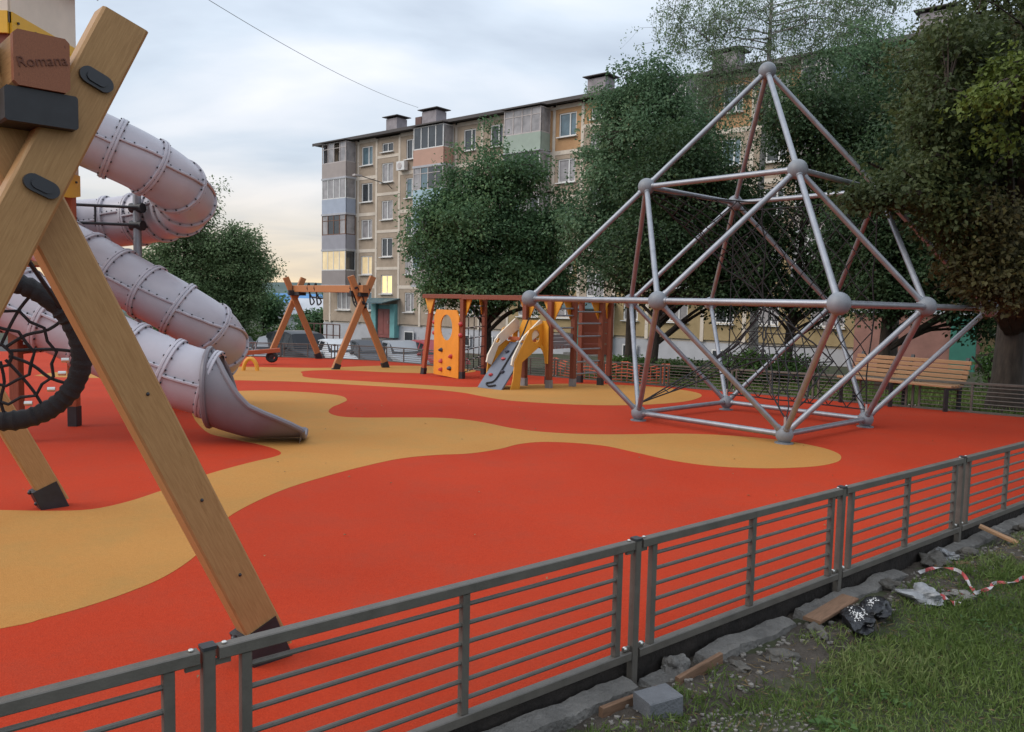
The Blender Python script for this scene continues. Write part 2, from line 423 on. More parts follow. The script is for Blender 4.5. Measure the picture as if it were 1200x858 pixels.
# ------------------------------------------------------------------ mesh helpers
class MB:
    def __init__(s):
        s.v, s.f, s.uv = [], [], {}
    def add(s, vs_, fs_):
        n = len(s.v)
        s.v += [tuple(p) for p in vs_]
        s.f += [tuple(i + n for i in f) for f in fs_]
        return n
    def box(s, c, size, rz=0.0):
        x, y, z = (k / 2 for k in size)
        m = Matrix.Rotation(rz, 3, 'Z')
        C = Vector(c)
        vs_ = [C + m @ Vector((i * x, j * y, k * z)) for k in (-1, 1) for j in (-1, 1) for i in (-1, 1)]
        s.add(vs_, [(0, 2, 3, 1), (4, 5, 7, 6), (0, 1, 5, 4), (2, 6, 7, 3), (0, 4, 6, 2), (1, 3, 7, 5)])
        return s
    def beam(s, p0, p1, w, h, upv=(0, 0, 1), ch=0.0, cut0=None, cut1=None):
        """Timber of section w x h from p0 to p1, chamfered edges, grain UVs along it."""
        p0, p1 = Vector(p0), Vector(p1)
        d = (p1 - p0).normalized()
        u = Vector(upv)
        u = (u - d * u.dot(d))
        if u.length < 1e-4:
            u = Vector((0, 1, 0)) - d * d.y
        u.normalize()
        a = d.cross(u)
        ch = min(ch, w * 0.4, h * 0.4)
        if ch > 0:
            sec = [(-w/2+ch, -h/2), (w/2-ch, -h/2), (w/2, -h/2+ch), (w/2, h/2-ch), (w/2-ch, h/2), (-w/2+ch, h/2), (-w/2, h/2-ch), (-w/2, -h/2+ch)]
        else:
            sec = [(-w/2, -h/2), (w/2, -h/2), (w/2, h/2), (-w/2, h/2)]
        n = len(sec)
        def ring(p, cut):
            out = []
            for (x, y) in sec:
                q = p + a * x + u * y
                if cut is not None:                       # slide along the axis on to the cutting plane through p
                    c = Vector(cut)
                    q = q - d * ((q - p).dot(c) / d.dot(c))
                out.append(q)
            return out
        b = s.add(ring(p0, cut0) + ring(p1, cut1), [])
        L = (p1 - p0).length
        per = [0.0]
        for i in range(n):
            x0, y0 = sec[i]; x1, y1 = sec[(i + 1) % n]
            per.append(per[-1] + math.hypot(x1 - x0, y1 - y0))
        off = (b * 0.37) % 7.0
        for i in range(n):
            j = (i + 1) % n
            s.uv[len(s.f)] = [(off, per[i]), (off, per[i+1]), (off + L, per[i+1]), (off + L, per[i])]
            s.f.append((b + i, b + j, b + n + j, b + n + i))
        s.f.append(tuple(b + i for i in reversed(range(n))))
        s.f.append(tuple(b + n + i for i in range(n)))
        return s
    def tube(s, pts, r, n=8, cap=True, closed=False):
        pts = [Vector(p) for p in pts]
        m = len(pts)
        rr = r if isinstance(r, (list, tuple)) else [r] * m
        prev = None
        rings = []
        for i, p in enumerate(pts):
            if closed:
                t = (pts[(i + 1) % m] - pts[i - 1]).normalized()
            elif i == 0:
                t = (pts[1] - p).normalized()
            elif i == m - 1:
                t = (p - pts[i - 1]).normalized()
            else:
                t = (pts[i + 1] - pts[i - 1]).normalized()
            if prev is None:
                q = Vector((0, 0, 1)) if abs(t.z) < 0.9 else Vector((1, 0, 0))
            else:
                q = prev
            q = (q - t * q.dot(t)).normalized()
            prev = q
            w = t.cross(q)
            rings.append([p + (q * math.cos(k * 2 * math.pi / n) + w * math.sin(k * 2 * math.pi / n)) * rr[i] for k in range(n)])
        b = s.add([v for rg in rings for v in rg], [])
        for i in range(m if closed else m - 1):
            i2 = (i + 1) % m
            for k in range(n):
                k2 = (k + 1) % n
                s.f.append((b + i * n + k, b + i * n + k2, b + i2 * n + k2, b + i2 * n + k))
        if cap and not closed:
            s.f.append(tuple(b + k for k in reversed(range(n))))
            s.f.append(tuple(b + (m - 1) * n + k for k in range(n)))
        return s
    def ball(s, c, r, nu=14, nv=9, sc=(1, 1, 1), jit=0.0, seed=0, rot=0.0):
        rnd = random.Random(seed)
        C = Vector(c)
        M_ = Matrix.Rotation(rot, 3, 'Z')
        vs_ = []
        for j in range(nv + 1):
            th = math.pi * j / nv
            for i in range(nu):
                ph = 2 * math.pi * i / nu
                k = 1 + (rnd.uniform(-jit, jit) if jit else 0)
                vs_.append(C + M_ @ Vector((math.sin(th) * math.cos(ph) * sc[0], math.sin(th) * math.sin(ph) * sc[1], math.cos(th) * sc[2])) * r * k)
        fs_ = [(j * nu + i, (j + 1) * nu + i, (j + 1) * nu + (i + 1) % nu, j * nu + (i + 1) % nu) for j in range(nv) for i in range(nu)]
        s.add(vs_, fs_)
        return s
    def prism(s, outer, th, o, ax, ay, holes=()):
        """Plate: outline (and holes) in the plane o + ax*x + ay*y, thickness th centred on that plane."""
        o, ax, ay = Vector(o), Vector(ax), Vector(ay)
        az = ax.cross(ay).normalized() * (th / 2)
        loops = [list(outer)] + [list(h_) for h_ in holes]
        flat = [p for lp in loops for p in lp]
        tri = tessellate_polygon([[Vector((x, y, 0)) for x, y in lp] for lp in loops])
        N = len(flat)
        P = [o + ax * x + ay * y for x, y in flat]
        b = s.add([p + az for p in P] + [p - az for p in P], [])
        for t in tri:
            (x0, y0), (x1, y1), (x2, y2) = (flat[i] for i in t)
            if (x1 - x0) * (y2 - y0) - (x2 - x0) * (y1 - y0) < 0:
                t = (t[0], t[2], t[1])
            s.f.append(tuple(b + i for i in t))
            s.f.append((b + N + t[0], b + N + t[2], b + N + t[1]))
        k = 0
        for li, lp in enumerate(loops):
            n = len(lp)
            area = sum(lp[i][0] * lp[(i+1) % n][1] - lp[(i+1) % n][0] * lp[i][1] for i in range(n))
            for i in range(n):
                a_, c_ = b + k + i, b + k + (i + 1) % n
                ccw = (area > 0) == (li == 0)
                s.f.append((c_, a_, a_ + N, c_ + N) if ccw else (a_, c_, c_ + N, a_ + N))
            k += n
        return s

ORG = {}
def mesh_of(name, mb, m, smooth=False, org=(0, 0, 0)):
    me = bpy.data.meshes.new(name)
    ox, oy, oz = org
    me.from_pydata([(x - ox, y - oy, z - oz) for x, y, z in mb.v], [], mb.f)
    if mb.uv:
        ul = me.uv_layers.new(name='UVMap')
        for fi, uvs in mb.uv.items():
            pol = me.polygons[fi]
            for k, li in enumerate(pol.loop_indices):
                ul.data[li].uv = uvs[k]
    me.materials.append(MATS[m] if isinstance(m, str) else m)
    if smooth:
        me.shade_smooth()
        me.set_sharp_from_angle(angle=R(smooth if smooth is not True else 40))
    me.update()
    return me
def root(name, label, cat, loc=(0, 0, 0), group=None, rz=0.0):
    o = bpy.data.objects.new(name, None)
    o.empty_display_size = 0.2
    col.objects.link(o)
    o.location = loc
    o.rotation_euler = (0, 0, rz)
    tag(o, label, cat, group)
    ORG[o.name] = tuple(loc)
    return o
def tag(o, label=None, cat=None, group=None, kind=None):
    if label: o['label'] = label
    if cat: o['category'] = cat
    if group: o['group'] = group
    if kind: o['kind'] = kind
    return o
def part(name, mb, m, parent=None, smooth=False, local=False):
    """Links a builder's mesh as one object; world coordinates unless local."""
    org = (0, 0, 0)
    if parent is not None and not local:
        org = ORG.get(parent.name, (0, 0, 0))
    me = mesh_of(name, mb, m, smooth, org)
    o = bpy.data.objects.new(name, me)
    col.objects.link(o)
    if parent is not None:
        o.parent = parent
        ORG[o.name] = org if not local else (0, 0, 0)
    if name in TINY:
        o['kind'] = 'stuff'
    return o
TINY = {'white_stripe', 'red_stripe', 'bolt', 'screw', 'rope_clip', 'shackle', 'seam_flange'}
def one(name, mb, m, label, cat, group=None, smooth=False, loc=None):
    """A thing that is a single mesh, origin at its base."""
    if loc is None:
        a = np.array(mb.v)
        loc = (float(a[:, 0].mean()), float(a[:, 1].mean()), float(a[:, 2].min()))
    me = mesh_of(name, mb, m, smooth, loc)
    o = bpy.data.objects.new(name, me)
    o.location = loc
    col.objects.link(o)
    ORG[o.name] = tuple(loc)
    tag(o, label, cat, group)
    return o
def struct(name, mb, m, smooth=False, kind='structure'):
    o = part(name, mb, m, None, smooth)
    o['kind'] = kind
    return o
def inst(src, parent, loc=(0, 0, 0), rot=None, name=None):
    """Copy of one part that shares its mesh."""
    c = src.copy()
    if name: c.name = name
    col.objects.link(c)
    c.parent = parent
    c.location = loc
    if rot is not None:
        c.rotation_euler = rot
    return c
def copy_tree(o, parent=None):
    c = o.copy()
    col.objects.link(c)
    c.parent = parent
    for ch in o.children:
        copy_tree(ch, c)
    return c
def catmull(pts, k=8, closed=False):
    P = [Vector(p) for p in pts]
    n = len(P)
    out = []
    for i in range(n if closed else n - 1):
        if closed:
            a, b, c, d = P[i - 1], P[i], P[(i + 1) % n], P[(i + 2) % n]
        else:
            a, b, c, d = P[max(0, i - 1)], P[i], P[i + 1], P[min(n - 1, i + 2)]
        for j in range(k):
            t = j / k
            out.append(0.5 * ((2 * b) + (c - a) * t + (2 * a - 5 * b + 4 * c - d) * t * t + (3 * b - a - 3 * c + d) * t ** 3))
    if not closed:
        out.append(P[-1])
    return out

# ------------------------------------------------------------------ terrain
KY = [-60, 11, 21, 27, 31, 36, 62, 140, 500]
KL = [0, 0, -0.42, -0.46, -1.62, -1.82, -2.1, -3.5, -8.0]     # left: car park below the playground
KR = [0, 0, -0.42, -0.55, -0.85, -1.15, -2.1, -3.5, -8.0]    # right: lawn in front of the house
def hz(x, y):
    t = min(1, max(0, (x + 2.5) / 5.0)); t = t * t * (3 - 2 * t)
    return float(np.interp(y, KY, KL)) * (1 - t) + float(np.interp(y, KY, KR)) * t
def hr(y):
    return float(np.interp(y, KY, KL)) if y < 27 else float(np.interp(27, KY, KL))
NEAR_P, NEAR_D = Vector((0.53, 3.21)), Vector((0.776, 0.6306))      # near fence line
RIGHT_P, RIGHT_D = Vector((2.26, 18.16)), Vector((-0.586, 0.810))   # back fence line
def fence_dist(x, y):
    """Metres outside the near fence line (camera side positive)."""
    return (x - NEAR_P.x) * NEAR_D.y - (y - NEAR_P.y) * NEAR_D.x
# ------------------------------------------------------------------ ground
def gz(x, y):
    k = min(1, max(0, (y - 27) / 4))
    return hz(x, y) - 0.20 * (1 - k)
xs = list(np.concatenate([np.linspace(-420, -60, 10), np.linspace(-52, -14, 14), np.linspace(-12, 14, 40), np.linspace(16, 60, 14), np.linspace(80, 420, 9)]))
ys = list(np.concatenate([np.linspace(-60, -6, 8), np.linspace(-4, 40, 70), np.linspace(42, 80, 16), np.linspace(95, 700, 18)]))
mb = MB()
mb.add([(x, y, gz(x, y)) for y in ys for x in xs], [])
nx = len(xs)
mb.f = [(j * nx + i, j * nx + i + 1, (j + 1) * nx + i + 1, (j + 1) * nx + i) for j in range(len(ys) - 1) for i in range(nx - 1)]
struct('ground', mb, 'lawn_soil', True)

def sheet(name, x0, x1, y0, y1, m, dz_, nx=24, ny=24):
    b = MB()
    X, Y = np.linspace(x0, x1, nx), np.linspace(y0, y1, ny)
    b.add([(x, y, gz(x, y) + dz_) for y in Y for x in X], [])
    b.f = [(j * nx + i, j * nx + i + 1, (j + 1) * nx + i + 1, (j + 1) * nx + i) for j in range(ny - 1) for i in range(nx - 1)]
    return struct(name, b, m, True)
sheet('car_park', -40, -3.2, 31.2, 56, 'asphalt', 0.03)

# playground surface: red poured rubber, yellow figures laid 4 mm above it
def drape(name, poly, m, dz_, skirt=0.0):
    bm = bmesh.new()
    vs_ = [bm.verts.new((x, y, 0)) for x, y in poly]
    for t in tessellate_polygon([[Vector((x, y, 0)) for x, y in poly]]):
        f = bm.faces.new([vs_[i] for i in t])
        f.normal_update()
        if f.normal.z < 0:
            f.normal_flip()
    for yc in (11, 13.5, 16, 18.5, 21, 24, 27):
        bmesh.ops.bisect_plane(bm, geom=bm.verts[:] + bm.edges[:] + bm.faces[:], plane_co=(0, yc, 0), plane_no=(0, 1, 0))
    for v in bm.verts:
        v.co.z = hr(v.co.y) + dz_
    if skirt:
        side_i = 1 if skirt > 0.05 else 0
        be = [e for e in bm.edges if e.is_boundary]
        r_ = bmesh.ops.extrude_edge_only(bm, edges=be)
        for g_ in r_['geom']:
            if isinstance(g_, bmesh.types.BMFace):
                g_.material_index = side_i
        for g_ in r_['geom']:
            if isinstance(g_, bmesh.types.BMVert):
                g_.co.z -= skirt
    me = bpy.data.meshes.new(name)
    bm.to_mesh(me); bm.free()
    me.materials.append(MATS[m])
    me.materials.append(MATS['edge_dark'])
    o = bpy.data.objects.new(name, me)
    col.objects.link(o)
    o['kind'] = 'structure'
    return o
BACK = [(8.43, 9.63), (2.26, 18.16), (0.0, 20.8), (-1.96, 22.73), (-3.1, 23.95), (-4.27, 24.73), (-5.98, 25.19), (-8.18, 25.28), (-12.2, 25.2), (-18, 25.2)]
inn = Vector((-NEAR_D.y, NEAR_D.x)) * 0.045
rub = [(8.43 - 0.05, 9.63 - 0.02)] + [(x - 0.05, y - 0.04) for x, y in BACK[1:]] + [(-18, -4.3), (-8.78 + inn.x, -4.36 + inn.y)]
rub[0] = (8.40, 9.65)
drape('rubber_surface', rub, 'red_rubber', 0.0, 0.22)
Y1 = [(-5.2,5.3), (-4.3,5.2), (-3.41,5.21), (-3.07,5.22), (-2.83,5.28), (-2.69,5.50), (-2.60,5.84), (-2.49,6.38), (-2.31,6.88), (-2.17,7.17), (-2.15,7.36), (-2.28,7.58), (-2.54,7.83), (-2.88,8.08), (-3.31,8.51), (-4.10,10.10), (-4.70,12.09), (-4.34,12.96), (-3.58,13.00), (-2.78,12.48), (-2.44,11.7), (-2.38,11.01), (-2.41,10.63), (-2.35,10.14), (-2.15,9.80), (-1.88,9.72), (-1.37,9.80), (-0.84,9.84), (-0.41,9.62), (0.02,9.15), (0.40,8.92), (0.88,8.84), (1.36,8.90), (1.88,9.02), (2.46,8.98), (3.00,8.73), (3.28,8.35), (3.34,8.0), (3.25,7.70), (3.08,7.47), (2.80,7.28), (2.36,7.16), (1.90,7.20), (1.55,7.42), (1.25,7.80), (0.99,8.12), (0.65,8.27), (0.33,8.28), (0.09,8.12), (-0.11,7.82), (-0.38,7.56), (-0.71,7.44), (-1.01,7.24), (-1.26,6.89), (-1.47,6.52), (-1.69,6.04), (-1.81,5.58), (-1.86,5.15), (-1.82,4.76), (-1.76,4.39), (-1.78,4.04), (-1.86,3.80), (-1.97,3.60), (-2.08,3.46), (-2.20,3.34), (-2.9,2.9), (-3.9,2.7), (-5.2,3.0)]
Y2 = [(-9.5,15.7), (-6.74,15.60), (-5.23,15.59), (-4.38,15.55), (-3.43,15.20), (-2.55,14.79), (-1.54,14.29), (-0.87,13.63), (-0.52,12.95), (-0.12,12.25), (0.40,11.87), (1.14,11.65), (1.93,11.85), (2.75,12.64), (3.34,13.88), (3.50,14.99), (3.22,16.1), (2.53,16.75), (1.66,16.97), (0.73,16.63), (-0.16,15.75), (-0.79,15.05), (-1.65,15.36), (-3.01,16.14), (-3.80,16.55), (-4.50,17.20), (-4.89,18.46), (-5.2,19.6), (-4.9,20.4), (-4.29,20.60), (-3.23,20.1), (-2.16,20.03), (-1.28,20.70), (-0.98,21.6), (-1.48,22.4), (-2.49,22.9), (-3.68,22.65), (-4.55,21.96), (-5.07,21.45), (-5.85,21.27), (-7.08,21.22), (-9.5,20.8)]
for pts in (Y1, Y2):
    sm = catmull([(x, y, 0) for x, y in pts], 4, True)
    drape('rubber_figure', [(p.x, p.y) for p in sm], 'yellow_rubber', 0.002, 0.004)

# hills far behind the car park
def hills(name, y, x0, x1, base, amp, seed):
    b = MB()
    n = 60
    rows = []
    for i in range(n + 1):
        x = x0 + (x1 - x0) * i / n
        t = base + amp * (noise.noise((x * 0.011 + seed, seed, 0)) * 0.7 + noise.noise((x * 0.05, seed, 2)) * 0.25)
        rows.append([(x, y - 60, -12), (x, y - 20, t * 0.7 - 1), (x, y, t), (x, y + 60, t * 0.8), (x, y + 120, -12)])
    b.add([p for r_ in rows for p in r_], [])
    for i in range(n):
        for k in range(4):
            b.f.append((i * 5 + k, (i + 1) * 5 + k, (i + 1) * 5 + k + 1, i * 5 + k + 1))
    struct(name, b, 'hill_green', True)
hills('hill', 330, -330, 60, 5.2, 2.4, 3.3)
hills('hill', 520, -560, 220, 11.0, 4.0, 8.1)

# ------------------------------------------------------------------ apartment block
BU = root('apartment_block', 'long brown five-storey panel apartment block with glazed balconies behind the trees', 'building',
          (-14.907, 62.23, 0.0), rz=math.atan2(-0.643, 0.766))
ST, Z0 = 2.64, 2.40            # storey height, top line of the ground floor
NS, PER = 3, 18.05
LEN = NS * PER + 0.4
GB = -2.6                      # foot of the walls
def bpart(name, b, m, parent=BU, smooth=False):
    return part(name, b, m, parent, smooth, local=True)
# core walls: seams show between the panels; socle and roof
b = MB(); b.box((LEN / 2, 6.1, 5.95), (LEN, 11.96, 14.10))
bpart('wall', b, 'seam_paint')
b = MB(); b.box((LEN / 2, 6.1, -1.7), (LEN + 0.06, 12.02, 2.6))
bpart('socle', b, 'socle')
rf = MB(); rf.box((LEN / 2, 6.0, 13.16), (LEN + 1.0, 13.2, 0.14))
rf.box((LEN / 2, -0.62, 13.14), (LEN + 1.02, 0.05, 0.2))
roof = bpart('roof', rf, 'roof_sheet')
for u0, w_ in ((5.5, 1.3), (9.3, 1.6), (23.5, 1.4), (31.5, 1.5), (41.5, 1.5)):
    b = MB(); b.box((u0 + w_ / 2, 2.0, 13.95), (w_ * 0.9, 1.0, 1.5))
    ch = bpart('chimney', b, 'chimney_brick', roof)
    b = MB(); b.box((u0 + w_ / 2, 2.0, 14.84), (w_ + 0.35, 1.4, 0.05))
    for sx in (-1, 1):
        b.box((u0 + w_ / 2 + sx * w_ * 0.4, 2.0, 14.757), (0.08, 0.8, 0.11))
    bpart('chimney_cap', b, 'roof_sheet', roof)
b = MB(); b.box((8.95, 2.0, 13.85), (0.62, 0.9, 1.2)); bpart('chimney', b, 'brown_rail', roof)

# one window of each size: frame, sill, panes; copies share the meshes
WSRC = {}
def window_src(w, h_, nm, mull):
    key = (w, h_, nm)
    if key in WSRC:
        return WSRC[key]
    f = MB()
    t = 0.07
    for sx in (-1, 1):
        f.box((sx * (w / 2 - t / 2), 0.0, h_ / 2), (t, 0.09, h_))
    f.box((0, 0.0, t / 2), (w - 2 * t, 0.088, t)); f.box((0, 0.0, h_ - t / 2), (w - 2 * t, 0.088, t))
    for mx in mull:
        f.box((mx * w, 0.0, h_ / 2), (0.075, 0.086, h_ - 2 * t))
    s_ = MB(); s_.box((0, -0.13, -0.045), (w + 0.16, 0.28, 0.05))
    p_ = MB(); p_.box((0, 0.02, h_ / 2), (w - 2 * t, 0.02, h_ - 2 * t))
    WSRC[key] = (mesh_of('window', f, nm), mesh_of('sill', s_, nm), p_)
    return WSRC[key]
PANES = {}
def add_window(u, z, w, h_, glass, frame='white_frame', mull=(0.12,), y=0.06, par=None):
    fm, sm_, pb = window_src(w, h_, frame, mull)
    o = bpy.data.objects.new('window', fm); col.objects.link(o); o.parent = par or BU; o.location = (u, y, z)
    s_ = bpy.data.objects.new('sill', sm_); col.objects.link(s_); s_.parent = o
    k = (w, h_, glass)
    if k not in PANES:
        PANES[k] = mesh_of('pane', pb, glass)
    q = bpy.data.objects.new('pane', PANES[k]); col.objects.link(q); q.parent = o
    return o
rw = random.Random(11)
def glass_pick():
    return rw.choice(['glass_dark', 'glass_dark', 'glass_curtain', 'glass_blue', 'glass_curtain'])
def panel(u0, u1, z0, z1, win=None, m='panel_brown'):
    """Facade panel with a real opening for its window; the pale seams stay open around it."""
    g_ = 0.09
    outer = [(u0 + g_, z0 + g_), (u1 - g_, z0 + g_), (u1 - g_, z1 - g_), (u0 + g_, z1 - g_)]
    holes = []
    if win:
        a, c, d_, e_ = win
        holes = [[(a, d_), (c, d_), (c, e_), (a, e_)]]
    b = MB()
    b.prism(outer, 0.12, (0, 0.03, 0), (1, 0, 0), (0, 0, 1), holes)
    bpart('wall_panel', b, m)
BALC = {  # (section, column, storey): parapet, frame, panes
    (0, 0, 4): ('par_beige', 'old_frame', 'open'), (0, 0, 3): ('par_blue', 'white_frame', 'glass_curtain'), (0, 0, 2): ('par_grey', 'wood_frame', 'glass_curtain'),
    (0, 0, 1): ('par_brown', 'white_frame', 'glass_lit_soft'), (0, 1, 4): ('par_salmon', 'white_frame', 'glass_dark'), (0, 1, 3): ('par_sky', 'old_frame', 'glass_dark'),
    (0, 1, 2): ('par_grey', 'white_frame', 'glass_dark'), (0, 1, 1): ('par_beige', 'white_frame', 'glass_curtain'),
    (1, 0, 4): ('par_green', 'old_frame', 'glass_curtain'), (1, 0, 3): ('par_beige', 'white_frame', 'glass_dark'),
}
def balcony(u0, k, style):
    par, frm, gl = style
    w_, dp = 2.85, 0.9
    zf = Z0 + ST * (k - 1)              # floor of storey k
    b = MB(); b.box((u0 + w_ / 2, -dp / 2 - 0.04, zf + 0.02), (w_ + 0.1, dp + 0.1, 0.14))
    bal = bpart('balcony', b, 'socle')
    b = MB()
    b.box((u0 + w_ / 2, -dp - 0.03, zf + 0.62), (w_, 0.06, 1.05))
    for sx in (0, 1):
        b.box((u0 + 0.03 + sx * (w_ - 0.06), -dp / 2 - 0.0, zf + 0.62), (0.06, dp - 0.07, 1.05))
    bpart('parapet', b, par, bal)
    zt, zb = zf + 2.62, zf + 1.15
    if gl != 'open' or True:
        f = MB()
        n = 4
        for i in range(n + 1):
            f.box((u0 + 0.04 + (w_ - 0.08) * i / n, -dp - 0.03, (zt + zb) / 2), (0.065, 0.06, zt - zb))
        for sx in (0, 1):
            f.box((u0 + 0.035 + sx * (w_ - 0.07), -0.05, (zt + zb) / 2), (0.06, 0.06, zt - zb))
            for zz in (zb + 0.03, zt - 0.03):
                f.box((u0 + 0.035 + sx * (w_ - 0.07), -dp / 2, zz), (0.055, dp - 0.1, 0.06))
        for zz in (zb + 0.03, zt - 0.03):
            f.box((u0 + w_ / 2, -dp - 0.028, zz), (w_ - 0.07, 0.055, 0.065))
        if frm != 'white_frame':
            f.box((u0 + w_ / 2, -dp - 0.026, zt - 0.42), (w_ - 0.07, 0.05, 0.045))
        bpart('glazing_frame', f, frm, bal)
        for i in range(n):
            if gl == 'open' and i in (0, 2):
                continue
            g_ = gl
            if gl == 'open':
                g_ = 'glass_curtain'
            elif rw.random() < 0.35 and 'lit' not in gl:
                g_ = rw.choice(['glass_dark', 'glass_curtain', 'glass_blue'])
            x0 = u0 + 0.04 + (w_ - 0.08) * (i + 0.5) / n
            p_ = MB(); p_.box((x0, -dp - 0.02, (zt + zb) / 2), ((w_ - 0.08) / n - 0.065, 0.02, zt - zb - 0.13))
            bpart('pane', p_, g_, bal)
        for sx in (0, 1):
            p_ = MB(); p_.box((u0 + 0.035 + sx * (w_ - 0.07), -dp / 2 - 0.01, (zt + zb) / 2), (0.02, dp - 0.16, zt - zb - 0.12))
            bpart('pane', p_, 'glass_curtain' if 'lit' not in gl else 'glass_dark', bal)
    if k == 4 or rw.random() < 0.3:
        b = MB()
        b.prism([(-dp - 0.3, 2.66), (0.0, 2.78), (0.0, 2.83), (-dp - 0.3, 2.71)], w_ + 0.2, (u0 + w_ / 2, 0, zf), (0, 1, 0), (0, 0, 1))
        bpart('balcony_roof', b, 'roof_sheet' if k == 4 else 'socle', bal)
for s_ in range(NS):
    for u in (0.95, 4.3, 6.35, 8.8, 11.0, 14.3, 16.6):
        b = MB(); b.box((s_ * PER + u, -0.042, 6.3), (0.20, 0.03, 13.3)); bpart('seam_band', b, 'seam_paint')
    for a, c in ((0.95, 4.3), (4.3, 6.35), (8.8, 11.0), (11.0, 14.3), (14.3, 16.6), (16.6, 18.95)):
        if a > 16 and s_ == NS - 1: c = PER
        for k in range(5):
            b = MB(); b.box((s_ * PER + (a + c) / 2, -0.040, Z0 + ST * k - 0.04), (c - a - 0.2, 0.026, 0.24)); bpart('seam_band', b, 'seam_paint')
    for k in range(5):
        b = MB(); b.box((s_ * PER + 7.575, -0.040, 1.05 + ST * k), (2.25, 0.026, 0.20)); bpart('seam_band', b, 'seam_paint')
panel(0.0, 0.95, -0.35, Z0)
for k in range(1, 5):
    panel(0.0, 0.95, Z0 + ST * (k - 1), Z0 + ST * k)
for s_ in range(NS):
    o_ = s_ * PER
    def pm(k):
        if s_ == 2 and k < 3: return 'panel_yellow'
        if s_ == 1 and k < 3: return 'panel_yellow' if k < 2 else 'panel_brown'
        return 'panel_sunset_tint' if (k == 4 and s_ > 0) else 'panel_brown'
    for k in range(5):
        z0 = -0.35 if k == 0 else Z0 + ST * (k - 1)
        z1 = Z0 + ST * k
        sl = 0.62 + ST * k
        for (a, c, ww, mull) in ((4.3, 6.35, 1.25, (0.12,)), (8.8, 11.0, 0.95, (0.12,)), (14.3, 16.6, 1.05, (0.14,)), (16.6, 18.95, 1.05, (0.14,))):
            if a > 16 and s_ == NS - 1:
                c = PER
            mid = (a + c) / 2 + (-0.05 if a < 5 else 0.05)
            panel(o_ + a, o_ + c, z0, z1, (o_ + mid - ww / 2, o_ + mid + ww / 2, sl, sl + 1.36), pm(k))
            gl = glass_pick()
            if s_ == 0 and a < 5 and k == 1: gl = 'glass_lit_soft'
            add_window(o_ + mid, sl, ww, 1.36, gl, mull=mull)
        for cidx, a in enumerate((0.95, 11.0)):
            c = a + (3.35 if cidx == 0 else 3.3)
            mid = (a + c) / 2
            if k == 0:
                panel(o_ + a, o_ + c, z0, z1, (o_ + mid - 0.8, o_ + mid + 0.8, sl, sl + 1.36), pm(k))
                add_window(o_ + mid, sl, 1.6, 1.36, 'glass_curtain', mull=(-0.17, 0.17))
            else:
                panel(o_ + a, o_ + c, z0, z1, (o_ + mid - 0.8, o_ + mid + 0.8, sl, sl + 1.36), pm(k))
                add_window(o_ + mid, sl, 1.6, 1.36, 'glass_dark', mull=(-0.17, 0.17))
                st = BALC.get((s_, cidx, k)) or (rw.choice(['par_beige', 'par_grey', 'par_blue', 'par_brown']), rw.choice(['white_frame', 'old_frame']), rw.choice(['glass_dark', 'glass_curtain']))
                balcony(o_ + a + 0.2, k, st)
    # staircase bay: windows at the half landings, entrance below
    a, c = o_ + 6.35, o_ + 8.8
    mid = (a + c) / 2 - 0.05
    for k in range(5):
        z0 = 1.05 if k == 0 else 1.05 + ST * k
        z1 = 1.05 + ST * (k + 1) if k < 4 else 12.96
        if k < 4:
            w0, w1 = 1.88 + 2.64 * k, 3.22 + 2.64 * k
            ww = 1.2
        else:
            w0, w1, ww = 11.92, 12.55, 1.2
        panel(a, c, z0, z1, (mid - ww / 2, mid + ww / 2, w0, w1), 'panel_brown' if not (s_ > 0 and k == 4) else 'panel_sunset_tint')
        gl = 'glass_lit' if (k == 0 and s_ == 0) else rw.choice(['glass_dark', 'glass_curtain', 'glass_curtain'])
        add_window(mid, w0, ww, w1 - w0, gl, mull=(0.0,))
    b = MB(); b.box((mid, -0.02, -0.1), (2.5, 0.22, 2.3)); pw = bpart('porch_wall', b, 'teal_paint' if s_ == 0 else 'green_paint')
    for sx in (-1, 1):
        b = MB(); b.box((mid + sx * 1.02, -0.24, -0.05), (0.5, 0.26, 2.4)); bpart('porch_pier', b, 'teal_paint' if s_ == 0 else 'green_paint')
    b = MB(); b.prism([(-1.7, 1.18), (0.0, 1.5), (0.0, 1.56), (-1.7, 1.24)], 3.0, (mid, -0.05, 0), (0, 1, 0), (0, 0, 1))
    bpart('canopy', b, 'teal_metal')
    d_ = MB(); d_.box((mid, -0.18, -0.25), (1.4, 0.08, 2.05)); dr = bpart('door', d_, 'red_door')
    b = MB()
    for sx in (-1, 1): b.box((mid + sx * 0.31, -0.232, -0.2), (0.44, 0.02, 1.7))
    bpart('door_panel', b, 'red_door', dr)
    b = MB(); b.tube([(mid + 0.5, -0.25, -0.25), (mid + 0.5, -0.29, -0.25), (mid + 0.5, -0.29, -0.05), (mid + 0.5, -0.25, -0.05)], 0.015, 6)
    bpart('handle', b, 'zinc', dr)
    b = MB()
    for i in range(4): b.box((mid, -0.8 - 0.28 * i, -1.34 - 0.17 * i - 0.4), (2.4, 1.0 + 0.02 * i, 0.8))
    bpart('step', b, 'concrete')
    for u in (10.0, 15.4, 17.4):
        b = MB(); b.box((o_ + u, -0.06, -1.1), (0.95, 0.06, 0.75)); ba = bpart('cellar_window', b, 'white_frame')
        b = MB(); b.box((o_ + u, -0.095, -1.1), (0.8, 0.03, 0.6)); bpart('pane', b, 'glass_dark', ba)
